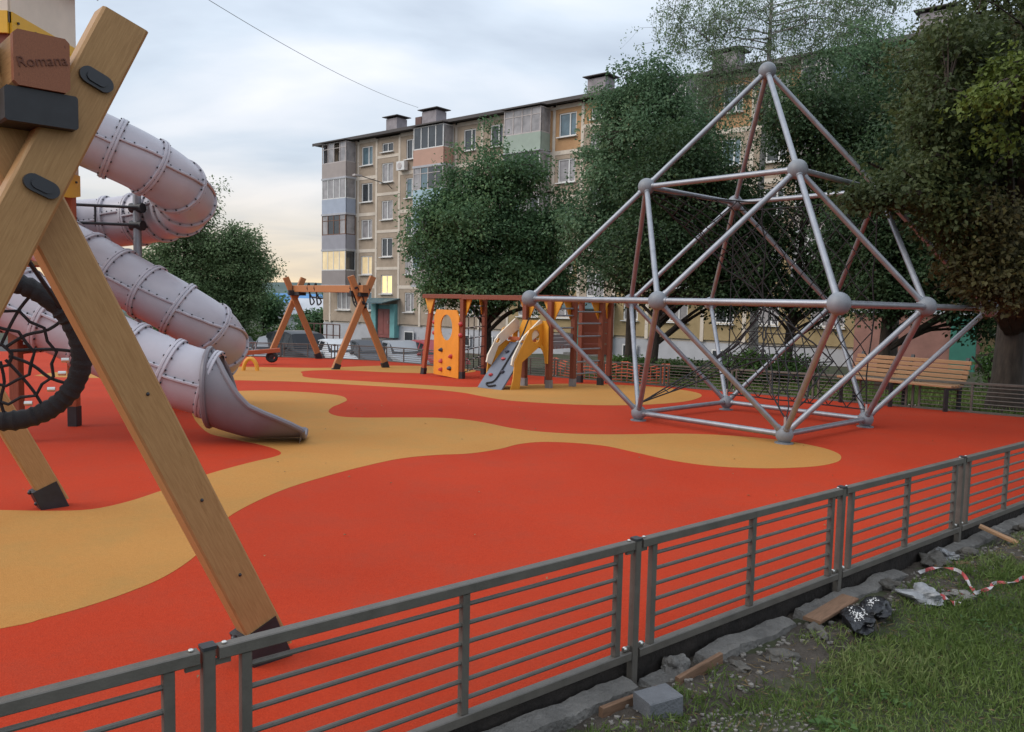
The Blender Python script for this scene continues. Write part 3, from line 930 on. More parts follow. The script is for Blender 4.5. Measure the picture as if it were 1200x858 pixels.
# air conditioner, wall lamp
b = MB(); b.box((9.35, -0.3, 10.72), (0.8, 0.34, 0.6)); ac = bpart('air_conditioner', b, 'white_frame')
b = MB(); b.tube([(9.28, -0.475, 10.72), (9.28, -0.49, 10.72)], 0.22, 16); bpart('fan_grille', b, 'old_frame', ac)
b = MB(); b.tube([(8.0, -0.02, 9.3), (8.0, -0.4, 9.55), (7.0, -1.9, 10.0)], 0.03, 6); la = bpart('lamp_arm', b, 'black_steel')
b = MB(); b.box((6.8, -2.15, 10.05), (0.3, 0.6, 0.12)); bpart('lamp_head', b, 'old_frame', la)
# brown pipe porch rail by the corner
b = MB()
for i in range(7):
    b.tube([(1.0 + 0.75 * i, -2.6, -2.4), (1.0 + 0.75 * i, -2.6, -0.4)], 0.045, 6)
for zz in (-0.42, -1.2, -1.9):
    b.tube([(1.0, -2.6, zz), (5.5, -2.6, zz)], 0.035, 6)
bpart('pipe_rail', b, 'brown_rail')
# pink annexe with a green door post at the right end of the facade
b = MB(); b.box((43.0, -1.6, -0.35), (4.2, 3.0, 3.4))
an = one('entrance_annexe', b, 'pink_plaster', 'pinkish plastered annexe seen under the branches behind the bench', 'building', loc=(0, 0, 0))
an.matrix_world = Matrix.Translation(BU.location) @ Matrix.Rotation(BU.rotation_euler.z, 4, 'Z')
b = MB(); b.box((43.0, -1.6, 1.42), (4.5, 3.4, 0.12)); part('roof', b, 'far_white', an, local=True)
b = MB(); b.box((45.0, -3.16, -0.35), (0.9, 0.12, 3.3)); part('door', b, 'green_paint', an, local=True)

# ------------------------------------------------------------------ far buildings on the left
def house(name, label, x, y, z, w, d_, h_, rh, wm, rm, nwin=3):
    o = root(name, label, 'building', (x, y, z))
    b = MB(); b.box((x, y, z + h_ / 2), (w, d_, h_)); part('wall', b, wm, o)
    b = MB(); b.prism([(-d_ / 2 - 0.5, h_), (d_ / 2 + 0.5, h_), (0, h_ + rh)], w + 0.8, (x, y, z), (0, 1, 0), (0, 0, 1)); part('roof', b, rm, o)
    for i in range(nwin):
        wx = x - w / 2 + w * (i + 0.5) / nwin
        b = MB(); b.box((wx, y - d_ / 2 - 0.03, z + h_ * 0.55), (w / nwin * 0.35, 0.08, h_ * 0.35)); wi = part('window', b, 'white_frame', o)
        b = MB(); b.box((wx, y - d_ / 2 - 0.08, z + h_ * 0.55), (w / nwin * 0.28, 0.04, h_ * 0.28)); part('pane', b, 'glass_dark', wi)
    return o
house('warehouse', 'long low white warehouse with bright blue roof far off below the hill', -68.5, 232, -8, 34, 16, 8.0, 2.6, 'far_white', 'far_blue', 7)
house('cottage', 'small white gabled house seen between the swing legs', -19.6, 80, -3.2, 4.6, 5, 3.0, 1.6, 'far_white', 'far_white', 2)
house('cottage', 'small house with dull red roof left of the apartment block', -16.6, 84, -3.2, 4.4, 6, 2.5, 2.0, 'far_white', 'far_red', 2)
# overhead cable running to the roof
b = MB()
p0, p1 = Vector((-11.93, 25.0, 11.9)), Vector((-6.99, 57.0, 14.95))
b.tube([p0.lerp(p1, t / 24) - Vector((0, 0, 4 * 0.5 * (t / 24) * (1 - t / 24))) for t in range(25)], 0.011, 5)
one('overhead_cable', b, 'black_steel', 'thin dark cable crossing the sky down to the roof chimneys', 'cable')
# ------------------------------------------------------------------ fences
def fence(name, label, posts, H, zg, rods=6, foot=0.28, rr=0.0085, group=None):
    """posts: list of (x, y, z of the rubber edge). One railing: posts, rails, uprights, rods."""
    P = [Vector(p) for p in posts]
    o = root(name, label, 'fence', tuple(P[0]), group)
    for p in P:
        b = MB(); b.beam((p.x, p.y, p.z - foot), (p.x, p.y, p.z + H - 0.004), 0.034, 0.034, (NEAR_D.x, NEAR_D.y, 0), 0.003)
        po = part('post', b, 'fence_paint', o)
        b = MB(); b.beam((p.x, p.y, p.z + H - 0.004), (p.x, p.y, p.z + H + 0.006), 0.040, 0.040, (NEAR_D.x, NEAR_D.y, 0), 0.003)
        part('post_cap', b, 'dark_cap', po)
    for a, c in zip(P[:-1], P[1:]):
        d_ = (c - a); L = d_.length; d_.normalize()
        g_ = 0.026
        up_ = Vector((0, 0, 1))
        q0, q1 = a + d_ * g_, c - d_ * g_
        b = MB(); b.beam(q0 + up_ * (H - 0.02), q1 + up_ * (H - 0.02), 0.038, 0.036, ch=0.003); part('top_rail', b, 'fence_paint', o)
        b = MB(); b.beam(q0 + up_ * 0.012, q1 + up_ * 0.012, 0.038, 0.036, ch=0.003); part('bottom_rail', b, 'fence_paint', o)
        e0, e1, em = a + d_ * 0.105, c - d_ * 0.105, (a + c) / 2
        for q in (e0, em, e1):
            b = MB(); b.beam(q + up_ * 0.032, q + up_ * (H - 0.04), 0.028, 0.030, tuple(d_), 0.002); part('upright', b, 'fence_paint', o)
        for k in range(rods):
            z = 0.032 + (H - 0.072) * (k + 0.75) / (rods + 0.35)
            b = MB(); b.tube([e0 + up_ * z + d_ * 0.01, e1 + up_ * z - d_ * 0.01], rr, 8, cap=False); part('rod', b, 'fence_paint', o, True)
        for q, sgn in ((a, 1), (c, -1)):          # lugs and zinc bolts that hold the panel to the post
            for zz in (H - 0.048, 0.042):
                b = MB(); b.beam(q + d_ * sgn * 0.02 + up_ * zz, q + d_ * sgn * 0.062 + up_ * zz, 0.012, 0.016); bk = part('bracket', b, 'fence_paint', o)
            b = MB(); b.ball(q + d_ * sgn * 0.045 + up_ * (H + 0.002), 0.008, 8, 5, (1, 1, 0.6)); part('bolt', b, 'zinc', o, True)
            b = MB(); b.ball(q + d_ * sgn * 0.05 + up_ * 0.044, 0.012, 8, 5, (1, 1, 0.8)); part('bolt', b, 'zinc', o, True)
    return o
near = []
for t in (-3.48, -1.74, 0.0, 1.65, 3.21, 4.78, 6.40, 8.05, 9.7):
    q = NEAR_P + NEAR_D * t
    near.append((q.x, q.y, 0.0))
fence('railing', 'low dark grey steel railing along the near edge beside the grass', near, 0.50, 0)
back = []
acc = []
for i in range(len(BACK) - 1):
    a, c = Vector(BACK[i]), Vector(BACK[i + 1])
    acc.append((a, c, (c - a).length))
tot = sum(k[2] for k in acc)
n = int(tot / 1.75)
for i in range(n + 1):
    s_ = tot * i / n
    for a, c, L in acc:
        if s_ <= L + 1e-6:
            p = a.lerp(c, min(1, s_ / L)); back.append((p.x, p.y, hr(p.y))); break
        s_ -= L
back = [p for p in back if p[0] > -13]
fence('railing', 'low grey steel railing along the far edge behind the swings and the bench', back, 0.46, 0, rr=0.008)

# ------------------------------------------------------------------ pyramid climber
PC = Vector((3.0326, 9.9328, 0.0)); TH = -0.8307; A_ = 2.0; ZR = 1.514
HU = 0.7071
def pn(u, v, w):
    c, s_ = math.cos(TH), math.sin(TH)
    return Vector((PC.x + A_ * (c * u - s_ * v), PC.y + A_ * (s_ * u + c * v), ZR + A_ * w))
ND = {'E': pn(-1, -1, 0), 'G': pn(1, -1, 0), 'K': pn(1, 1, 0), 'J': pn(-1, 1, 0), 'F': pn(0, -1, 0), 'I': pn(-1, 0, 0), 'H': pn(1, 0, 0), 'L': pn(0, 1, 0),
      'A': pn(-.5, -.5, HU), 'B': pn(.5, -.5, HU), 'C': pn(-.5, .5, HU), 'D': pn(.5, .5, HU), 'T': pn(0, 0, 2 * HU),
      'P': pn(-.5, -.5, -HU), 'Q': pn(.5, -.5, -HU), 'R': pn(.5, .5, -HU), 'S': pn(-.5, .5, -HU)}
py = root('climbing_pyramid', 'tall steel tube pyramid climber with grey ball joints and a rope net inside', 'climbing frame', (PC.x, PC.y, 0))
EDG = ['TA', 'TB', 'TC', 'TD', 'AE', 'BG', 'CJ', 'DK', 'AB', 'BD', 'DC', 'CA', 'EF', 'FG', 'GH', 'HK', 'KL', 'LJ', 'JI', 'IE',
       'AF', 'BF', 'BH', 'DH', 'DL', 'CL', 'CI', 'AI', 'PE', 'PF', 'PI', 'QF', 'QG', 'QH', 'RH', 'RK', 'RL', 'SI', 'SJ', 'SL', 'PQ', 'QR', 'RS', 'SP']
for a, c in EDG:
    p, q = ND[a], ND[c]
    d_ = (q - p).normalized()
    b = MB(); b.tube([p + d_ * 0.06, q - d_ * 0.06], 0.032, 14, cap=False); tb = part('tube', b, 'steel', py, True)
    for e_, s_ in ((p, 1), (q, -1)):
        b = MB(); b.tube([e_ + d_ * s_ * 0.085, e_ + d_ * s_ * 0.122], 0.037, 12)
        part('sleeve', b, 'steel', tb, True)
for k, p in ND.items():
    b = MB(); b.ball(p, 0.095 if k in 'PQRS' else 0.105, 22, 14)
    part('ball_joint', b, 'grey_ball', py, True)
    if k in 'PQRS':
        b = MB(); b.tube([(p.x, p.y, -0.1), (p.x, p.y, p.z - 0.05)], 0.05, 12); b.tube([(p.x, p.y, hr(p.y) - 0.02), (p.x, p.y, hr(p.y) + 0.012)], 0.10, 16)
        part('foot', b, 'grey_ball', py, True)
rp = random.Random(5)
def net_quad(c00, c10, c11, c01, n, sag=0.0, r=0.0085, name='rope_net'):
    b = MB()
    def P_(u, v):
        p = c00 * (1-u) * (1-v) + c10 * u * (1-v) + c11 * u * v + c01 * (1-u) * v
        e = noise.noise((u * 4.3, v * 4.3, n)) * 0.05
        return p + Vector((e, -e, e * 0.5 - sag * 4 * u * (1-u)))
    for i in range(-n + 1, n):
        for s_ in (0, 1):
            pts = []
            for j in range(2 * n + 1):
                u = j / (2 * n); v = (u + i / n)
                if 0 <= v <= 1:
                    pts.append(P_(u, v if s_ == 0 else 1 - v))
            if len(pts) > 1:
                b.tube(pts, r, 5, cap=False)
    for q0, q1 in ((0, 1),):
        pass
    edge = [P_(k / 12, 0) for k in range(13)] + [P_(1, k / 12) for k in range(1, 13)] + [P_(1 - k / 12, 1) for k in range(1, 13)] + [P_(0, 1 - k / 12) for k in range(1, 12)]
    b.tube(edge, r * 1.3, 6, closed=True)
    part(name, b, 'black_rope', py, True)
lift_ = Vector((0, 0, 0.12))
net_quad(ND['S'] + lift_, ND['R'] + lift_, ND['D'] - lift_, ND['C'] - lift_, 8, 0.0, 0.0072)
ctr = pn(0, 0, -0.02)
for a, c in (('P', 'Q'), ('R', 'S')):
    pass
net_quad(ND['P'] + lift_, pn(0.1, -0.1, -0.34), pn(0.0, 0.1, -0.02), pn(-0.3, 0.25, -0.30), 4, 0.0, 0.0075)
net_quad(ND['Q'] + lift_, pn(0.45, 0.1, -0.34), pn(0.05, 0.1, -0.02), pn(0.1, -0.1, -0.34), 4, 0.0, 0.0075)
net_quad(ND['A'] - lift_ * 0.6, pn(0.0, 0.0, 0.62), pn(0.0, 0.1, 0.02), pn(-0.45, 0.1, 0.36), 5, 0.0, 0.007)
b = MB()
for k in 'PQRS':
    p = ND[k]
    b.tube([p + Vector((0, 0, 0.09)), p + Vector((0, 0, 0.19))], 0.014, 8)
part('shackle', b, 'zinc', py, True)

# ------------------------------------------------------------------ timber swings
def swing(name, label, C0, C1, w, sp, zc, top, g0, bw=0.19, bh=0.20, over=0.22, leg_w=0.168, leg_t=0.085, mleg='tan_wood', mend='orange_wood', grain=True):
    C0, C1, w = Vector((*C0, 0)), Vector((*C1, 0)), Vector((*w, 0)).normalized()
    o = root(name, label, 'swing', (C0.x, C0.y, g0))
    bd = (C1 - C0).normalized()
    nrm = w.cross(Vector((0, 0, 1))).normalized()            # across the frame
    if nrm.dot(bd) > 0:
        nrm = -nrm                                            # away from the other frame
    k = (top - zc) / zc
    for ci, C in enumerate((C0, C1)):
        out = nrm if ci == 0 else -nrm
        X = C + Vector((0, 0, g0 + zc))
        for li, sg in enumerate((-1, 1)):
            f = C + w * sp * sg + Vector((0, 0, g0))
            off = out * (leg_t * 0.505) * (1 if sg < 0 else -1)
            t = X + (X - f) * k
            b = MB(); b.beam(f + off + Vector((0, 0, 0.05)), t + off, leg_t, leg_w, tuple(w), 0.008, cut0=(0, 0, 1), cut1=tuple((w * sg * -0.35 + Vector((0, 0, 1))).normalized()))
            lg = part('leg', b, mleg, o)
            ax = (t - f).normalized()
            b = MB()
            b.beam(f + off + Vector((0, 0, -0.02)), f + off + ax * 0.17, leg_t + 0.014, leg_w + 0.014, tuple(w), 0.004, cut0=(0, 0, 1))
            sh = part('shoe', b, 'black_steel', lg)
            b = MB()
            sd_ = w - ax * w.dot(ax); sd_.normalize()
            for q in (0.05, 0.14):
                for s2 in (-1, 1):
                    c = f + off + ax * (q + 0.03) + sd_ * s2 * (leg_w / 2 + 0.012)
                    b.ball(c, 0.014, 8, 6)
            part('bolt', b, 'dark_bolt', lg, True)
            for q in (0.385, 0.0) if sg < 0 else (0.42,):      # black oval bolt caps on the outer face
                b = MB()
                c = X + off + out * (leg_t / 2 + 0.006) + ax * (q * (-1 if False else 1))
                pr = ax.cross(out).normalized()
                st = [(0.030 * math.cos(a) + (0.022 if math.cos(a) > 0 else -0.022), 0.026 * math.sin(a)) for a in [2 * math.pi * i / 20 for i in range(20)]]
                b.prism(st, 0.018, c, pr, ax.lerp(pr, 0.0))
                b.prism([(x * 0.6, y * 0.6) for x, y in st], 0.03, c, pr, ax)
                part('bolt_cap', b, 'dark_bolt', lg)
            b = MB()                                          # small screw heads down the leg
            for q in (-0.75, -1.2, -1.55):
                b.ball(X + off + out * (leg_t / 2) + ax * q + sd_ * 0.03, 0.007, 7, 5)
            part('screw', b, 'dark_bolt', lg, True)
    zb = g0 + zc + 0.36
    e0, e1 = C0 - bd * over, C1 + bd * over
    b = MB(); b.beam(e0 + Vector((0, 0, zb)) + bd * 0.03, e1 + Vector((0, 0, zb)) - bd * 0.03, bw, bh, ch=0.01); bm_ = part('beam', b, mleg, o)
    for e_, s_ in ((e0, 1), (e1, -1)):
        b = MB(); b.beam(e_ + Vector((0, 0, zb)), e_ + bd * s_ * 0.029 + Vector((0, 0, zb)), bw + 0.004, bh + 0.004, ch=0.012); part('beam_end_cap', b, mend, bm_)
        b = MB(); c = e_ + bd * s_ * (over - 0.02)
        b.beam(c - bd * s_ * 0.12 + Vector((0, 0, zb - bh / 2 - 0.055)), c + bd * s_ * 0.55 + Vector((0, 0, zb - bh / 2 - 0.055)), bw + 0.05, 0.10, ch=0.006)
        q_ = c + bd * s_ * 0.16 + Vector((0, 0, zb - bh / 2 - 0.03))
        b.beam(q_ - w * 0.26, q_ + w * 0.10, 0.10, 0.16, ch=0.006)
        b.beam(c + bd * s_ * 0.05 + Vector((0, 0, zb - 0.03)), c + bd * s_ * 0.12 + Vector((0, 0, zb - 0.03)), bw + 0.05, bh + 0.03, ch=0.004)
        part('saddle_bracket', b, 'black_steel', o)
    return o, bd, zb, e0
W_N = (0.71, 0.704)
sw, bdn, zbn, e0n = swing('timber_swing', 'large tan timber swing frame with crossed legs in the left foreground', (-1.515, 2.519), (-3.729, 4.791), W_N, 0.822, 1.783, 2.345, 0.0, bw=0.145, bh=0.155, over=0.15, leg_w=0.146, leg_t=0.095, mend='cap_brown')
# lettering cut into the beam's end
txt = bpy.data.curves.new('lettering', 'FONT')
txt.body = 'Romana'; txt.size = 0.042; txt.extrude = 0.0015; txt.align_x = 'CENTER'; txt.align_y = 'CENTER'
to = bpy.data.objects.new('lettering', txt); col.objects.link(to)
bpy.context.view_layer.update()
dg = bpy.context.evaluated_depsgraph_get()
me = bpy.data.meshes.new_from_object(to.evaluated_get(dg))
bpy.data.objects.remove(to)
me.materials.clear(); me.materials.append(mat('burnt_letter', (0.13, 0.042, 0.022), rough=0.7))
lt = bpy.data.objects.new('lettering', me); col.objects.link(lt); lt.parent = sw
zax = -bdn; xax = Vector((0, 0, 1)).cross(zax).normalized(); yax = zax.cross(xax)
M4 = Matrix.Identity(4)
ca, sa = math.cos(R(14)), math.sin(R(14))
for i, a in enumerate((xax * ca + yax * sa, yax * ca - xax * sa, zax)):
    for j in range(3): M4[j][i] = a[j]
lt.matrix_local = Matrix.Translation(e0n + Vector((0, 0, zbn + 0.0)) - bdn * 0.0015 - Vector((-1.515, 2.519, 0.0))) @ M4
# nest seat, hooked up so that its net faces the grass
ns = root('nest_swing', 'round black rope-wrapped nest swing seat hanging behind the timber legs', 'swing seat', (-2.60, 4.0, 0.75))
nc = Vector((-2.60, 4.0, 1.155)); nx_ = Vector((0.93, 0.36, 0.0)).normalized(); nyv = Vector((0.06, -0.22, 0.97)).normalized()
def rp_(r_, a): return nc + nx_ * r_ * math.cos(a) + nyv * r_ * math.sin(a)
b = MB()
n = 150
ring, rad = [], []
for i in range(n):
    ring.append(rp_(0.375, 2 * math.pi * i / n)); rad.append(0.05 * (1 + 0.07 * math.sin(i * 2.2) + 0.05 * rp.uniform(-1, 1)))
b.tube(ring, rad, 10, closed=True); part('ring', b, 'black_rope', ns, True)
b = MB()
for k in range(12):
    a0 = 2 * math.pi * k / 12
    pts = [rp_(0.355, a0), rp_(0.26, a0 + 0.05 * (-1) ** k), rp_(0.16, a0 + 0.08), rp_(0.05, a0 + 0.1)]
    b.tube(catmull(pts, 3), 0.0085, 6)
for r_, n_ in ((0.25, 12), (0.155, 8), (0.06, 6)):
    pts = [rp_(r_ * (1 + 0.05 * (-1) ** i), 2 * math.pi * (i + 0.3) / (n_ * 2)) + Vector((0, 0, -0.02)) for i in range(n_ * 2)]
    b.tube(pts, 0.0085, 6, closed=True)
part('net', b, 'black_rope', ns, True)
b = MB()
for a in (0.55, 1.25, 1.9, 2.6):
    p = rp_(0.375, a)
    q = Vector((-1.515, 2.519, 0)) + bdn * (1.1 if a < 1.57 else 1.9) + Vector((0, 0, zbn - 0.16))
    b.tube([p, q], 0.011, 6)
part('rope', b, 'black_rope', ns, True)
b = MB()
for a in (-0.4, -0.15, -0.75, -1.2):
    c = rp_(0.30, a); b.tube([c - nx_ * 0.018, c + nx_ * 0.018], 0.012, 8)
part('rope_clip', b, 'zinc', ns, True)

fs, bdf, zbf, _ = swing('timber_swing', 'orange timber swing frame with crossed legs in front of the parked cars', (-4.1, 21.5), (-6.75, 24.55), (0.8, 0.6), 0.78, 1.80, 2.50, -0.43, mleg='orange_wood', mend='orange_wood', leg_w=0.17, leg_t=0.10)
for k, (tt, sd_) in enumerate(((0.35, 0.0), (2.9, 0.4))):
    p = Vector((-4.1, 21.5, 0)) + bdf * tt
    so = root('rope_swing', ['black swing seat with its ropes looped over the beam end nearest the door', 'short dark swing chains hooked up under the far end of the beam'][k], 'swing seat', (p.x, p.y, zbf - 0.5))
    b = MB()
    for s2 in (-0.22, 0.22):
        q = p + bdf * s2 + Vector((0, 0, zbf))
        loop = [q + Vector((0, -0.14, 0.0)), q + Vector((0.02, -0.10, 0.14)), q + Vector((0, 0.1, 0.14)), q + Vector((0, 0.14, -0.1)), q + Vector((0.06, 0.05, -0.38 - sd_ * 0.2)), q + Vector((0.2, -0.1, -0.5 + sd_ * 0.3)), q + Vector((0.12, -0.18, -0.2)), q + Vector((0.0, -0.15, 0.02))]
        b.tube(catmull(loop, 5), 0.022, 6)
    part('rope', b, 'black_rope', so, True)
    b = MB(); b.beam(p + bdf * -0.24 + Vector((0.18, -0.14, zbf - 0.40 + sd_ * 0.3)), p + bdf * 0.24 + Vector((0.18, -0.14, zbf - 0.36 + sd_ * 0.3)), 0.16, 0.04, ch=0.012)
    part('seat', b, 'black_plastic', so)

# ------------------------------------------------------------------ slide tower and tube slides
TW = root('slide_tower', 'timber play tower with cream and yellow panels above the grey tube slide', 'play tower', (-5.35, 8.15, 0))
for x, y in ((-4.80, 8.65), (-4.80, 7.65), (-5.90, 8.65), (-5.90, 7.65)):
    b = MB(); b.beam((x, y, 0.14), (x, y, 4.75), 0.095, 0.095, (1, 0, 0), 0.006); po = part('post', b, 'brown_wood' if (x, y) != (-4.80, 8.65) else 'red_stain', TW)
    b = MB(); b.beam((x, y, -0.02), (x, y, 0.22), 0.105, 0.105, (1, 0, 0), 0.004); part('post_shoe', b, 'black_steel', po)
for z in (1.75, 2.72):
    b = MB()
    for i in range(8):
        b.beam((-5.86 + 0.0, 7.66 + 0.141 * i, z), (-4.84, 7.66 + 0.141 * i, z), 0.12, 0.04, ch=0.004)
    part('deck', b, 'tan_wood', TW)
def wavy(y0, y1, z0, z1, amp=0.05, n=14):
    pts = [(y0 + (y1 - y0) * i / n, z0 + amp * math.sin(i / n * 2 * math.pi * 1.0)) for i in range(n + 1)]
    return pts + [(y1, z1), (y0, z1)]
for (z0, z1, a0, a1) in ((2.62, 3.30, 7.60, 8.70), (3.95, 4.60, 7.60, 8.70)):
    hole = [(8.15 + 0.36 * math.cos(2 * math.pi * i / 24), 3.20 + 0.36 * math.sin(2 * math.pi * i / 24)) for i in range(24)]
    b = MB(); b.prism(wavy(a0, a1, z0, z1, 0.03), 0.02, (-4.735, 0, 0), (0, 1, 0), (0, 0, 1)); pa = part('side_panel', b, 'cream_panel', TW)
    b = MB(); b.prism(wavy(a0 + 0.0, a1 + 0.012, z0 - 0.12, z0 + 0.10, 0.04), 0.026, (-4.728, 0, 0), (0, 1, 0), (0, 0, 1)); part('panel_trim', b, 'bright_yellow', pa)
    b = MB()
    for yy in (7.68, 7.95, 8.62):
        b.tube([(-4.70, yy, z0 + 0.02), (-4.72, yy, z0 + 0.02)], 0.012, 8)
    part('screw', b, 'dark_bolt', pa)
    b = MB(); b.prism([(-5.95, z0), (-4.74, z0), (-4.74, z1), (-5.95, z1)], 0.02, (0, 7.585, 0), (1, 0, 0), (0, 0, 1)); part('front_panel', b, 'cream_panel', TW)
    b = MB(); b.prism([(-5.95, z0 - 0.1), (-4.74, z0 - 0.1), (-4.74, z0 + 0.1), (-5.95, z0 + 0.1)], 0.024, (0, 7.578, 0), (1, 0, 0), (0, 0, 1)); part('panel_trim', b, 'bright_yellow', TW)
b = MB()
for sx, ex in ((-6.15, -5.35), (-5.35, -4.55)):
    z0_, z1_ = (4.62, 5.25) if sx < -6 else (5.25, 4.62)
    b.beam((sx, 8.15, z0_), (ex, 8.15, z1_), 1.4, 0.03)
part('roof', b, 'slide_exit_plastic', TW)
b = MB()
for sx in (-5.9, -4.8):
    b.beam((sx, 7.70, 0.9), (sx, 8.60, 0.9), 0.06, 0.09, ch=0.004)
part('tie_beam', b, 'brown_wood', TW)

def flare(o, c, d_, r0, length, m):
    """Scooped slide exit: full collar, then a trough whose walls fall to a low lip."""
    d_ = Vector((d_[0], d_[1], 0)).normalized(); sd_ = Vector((-d_.y, d_.x, 0)); upv = Vector((0, 0, 1))
    nS, nA = 26, 28
    rows, riml, rimr = [], [], []
    for i in range(nS + 1):
        s_ = i / nS
        e1 = max(0, s_ - 0.06) / 0.94
        hf = float(np.interp(s_, [0, 0.06, 0.14, 0.23, 0.34, 0.46, 0.60, 0.74, 0.88, 1.0], [1, 0.99, 0.92, 0.79, 0.63, 0.51, 0.42, 0.34, 0.25, 0.15]))   # near wall height as a share of the collar
        op1 = math.degrees(math.acos(max(-0.9995, min(1, 1 - 2 * hf)))) if s_ > 0.06 else 178
        op1 = min(178, max(30, op1)); h0 = max(0.06, hf - 0.36 * min(1, e1 * 7)); op0 = op1 if s_ <= 0.06 else max(28, math.degrees(math.acos(max(-0.9995, min(1, 1 - 2 * h0)))))
        r_ = r0 * (1.0 - 0.06 * s_)
        zc = c[2] - 0.15 * min(1, s_ / 0.45) ** 0.8
        px_ = Vector(c) + d_ * (length * (s_ ** 1.0))
        row = []
        for k in range(nA + 1):
            a = R(-op1 + (op1 + op0) * k / nA)
            zz = zc - r_ * math.cos(a)
            row.append(Vector((px_.x, px_.y, max(zz, 0.035 + 0.02 * (1 - s_)))) + sd_ * (r_ * math.sin(a)))
        rows.append(row); riml.append(row[0]); rimr.append(row[-1])
    b = MB(); b.add([p for r_ in rows for p in r_], [])
    w_ = nA + 1
    for i in range(nS):
        for k in range(nA):
            b.f.append((i * w_ + k, (i + 1) * w_ + k, (i + 1) * w_ + k + 1, i * w_ + k + 1))
    # underside skirt so that the lip reads as a solid moulding
    end = [rows[-1][k] for k in range(nA + 1)]
    nb = b.add([Vector((p.x, p.y, 0.005)) - d_ * 0.03 for p in end], [])
    for k in range(nA):
        b.f.append((nS * w_ + k, nb + k, nb + k + 1, nS * w_ + k + 1))
    me_ = part('exit_scoop', b, m, o, True)
    b = MB(); b.tube(riml[1:], [0.028] * nS, 8); b.tube(rimr[1:], [0.028] * nS, 8); b.tube([p for p in end], 0.028, 8)
    col_ = [Vector(c) + sd_ * (r0 + 0.01) * math.cos(a) + upv * (r0 + 0.01) * math.sin(a) for a in [2 * math.pi * i / 40 for i in range(40)]]
    b.tube(col_, 0.027, 8, closed=True)
    part('exit_lip', b, m, o, True)
def tube_slide(o, pts, r_, seg=0.55, start_flange=True):
    P = catmull(pts, 14)
    L = [0.0]
    for a, c in zip(P[:-1], P[1:]): L.append(L[-1] + (c - a).length)
    tot = L[-1]
    n = max(1, round(tot / seg))
    def at(s_):
        s_ = max(0, min(tot, s_))
        i = int(np.searchsorted(L, s_)); i = max(1, min(i, len(P) - 1))
        t = (s_ - L[i-1]) / max(1e-9, L[i] - L[i-1])
        return P[i-1].lerp(P[i], t), (P[i] - P[i-1]).normalized()
    for k in range(n):
        s0, s1 = tot * k / n, tot * (k + 1) / n
        m_ = 7
        qs = [at(s0 + (s1 - s0) * j / m_) for j in range(m_ + 1)]
        b = MB(); b.tube([q[0] for q in qs], r_, 36, cap=False)
        sec = part('tube_section', b, 'slide_plastic', o, True)
        b = MB()                                            # seam flanges where the two half shells meet
        tw = 0.10 * (-1) ** k + 0.12
        for sg in (-1, 1):
            line = []
            for p, t in qs:
                sdv = t.cross(Vector((0, 0, 1))).normalized(); uv_ = sdv.cross(t)
                a = tw if sg > 0 else -tw
                line.append((p + (sdv * sg * math.cos(a) + uv_ * math.sin(abs(tw)) ) * (r_ + 0.012), sdv * sg))
            ln = [q[0] for q in line]
            b.tube(ln, 0.016, 6)
        part('seam_flange', b, 'slide_plastic', sec, True)
        b = MB()
        for sg in (-1, 1):
            for j in (1, 2.5, 4, 5.5):
                p, t = at(s0 + (s1 - s0) * j / m_)
                sdv = t.cross(Vector((0, 0, 1))).normalized(); uv_ = sdv.cross(t)
                c = p + (sdv * sg * math.cos(tw) + uv_ * math.sin(abs(tw))) * (r_ + 0.012) + uv_ * 0.02
                b.ball(c, 0.010, 6, 4)
        part('bolt', b, 'dark_bolt', sec, True)
    for k in range(n + 1):
        p, t = at(tot * k / n)
        sdv = t.cross(Vector((0, 0, 1))).normalized(); uv_ = sdv.cross(t)
        b = MB()
        N_ = 40
        prof = [(-0.032, r_ - 0.01), (-0.032, r_ + 0.022), (-0.026, r_ + 0.028), (-0.006, r_ + 0.028), (-0.003, r_ + 0.020), (0.003, r_ + 0.020), (0.006, r_ + 0.028), (0.026, r_ + 0.028), (0.032, r_ + 0.022), (0.032, r_ - 0.01)]
        nb = b.add([p + t * x + (sdv * math.cos(2 * math.pi * i / N_) + uv_ * math.sin(2 * math.pi * i / N_)) * y for i in range(N_) for x, y in prof], [])
        m_ = len(prof)
        for i in range(N_):
            for j in range(m_ - 1):
                b.f.append((nb + i * m_ + j, nb + ((i + 1) % N_) * m_ + j, nb + ((i + 1) % N_) * m_ + j + 1, nb + i * m_ + j + 1))
        fl = part('flange', b, 'slide_plastic', o, 30)
        b = MB()
        for i in range(16):
            a = 2 * math.pi * (i + 0.5) / 16
            c = p + (sdv * math.cos(a) + uv_ * math.sin(a)) * (r_ + 0.012)
            b.tube([c - t * 0.045, c + t * 0.045], 0.010, 5)
        part('bolt', b, 'dark_bolt', fl)
    return at, tot
SA = root('spiral_slide', 'grey spiral tube slide winding down from the tower, upper of the two tubes', 'slide', (-4.7, 9.4, 0))
ptsA = [(-5.00, 8.34, 3.27), (-4.75, 8.46, 3.20), (-4.46, 8.58, 3.07), (-4.10, 8.80, 2.90), (-3.88, 9.15, 2.72), (-3.97, 9.68, 2.56), (-4.45, 10.12, 2.46), (-5.10, 10.30, 2.38), (-5.66, 10.16, 2.30), (-5.80, 9.78, 2.20), (-5.40, 9.44, 2.04), (-4.90, 9.30, 1.82), (-4.33, 9.25, 1.53), (-3.86, 9.27, 1.27), (-3.58, 9.50, 1.02), (-3.68, 9.92, 0.78), (-4.08, 10.28, 0.56)]
tube_slide(SA, ptsA, 0.315, 0.40)
flare(SA, (-4.08, 10.28, 0.47), (-0.75, 0.66), 0.39, 0.9, 'slide_exit_plastic')
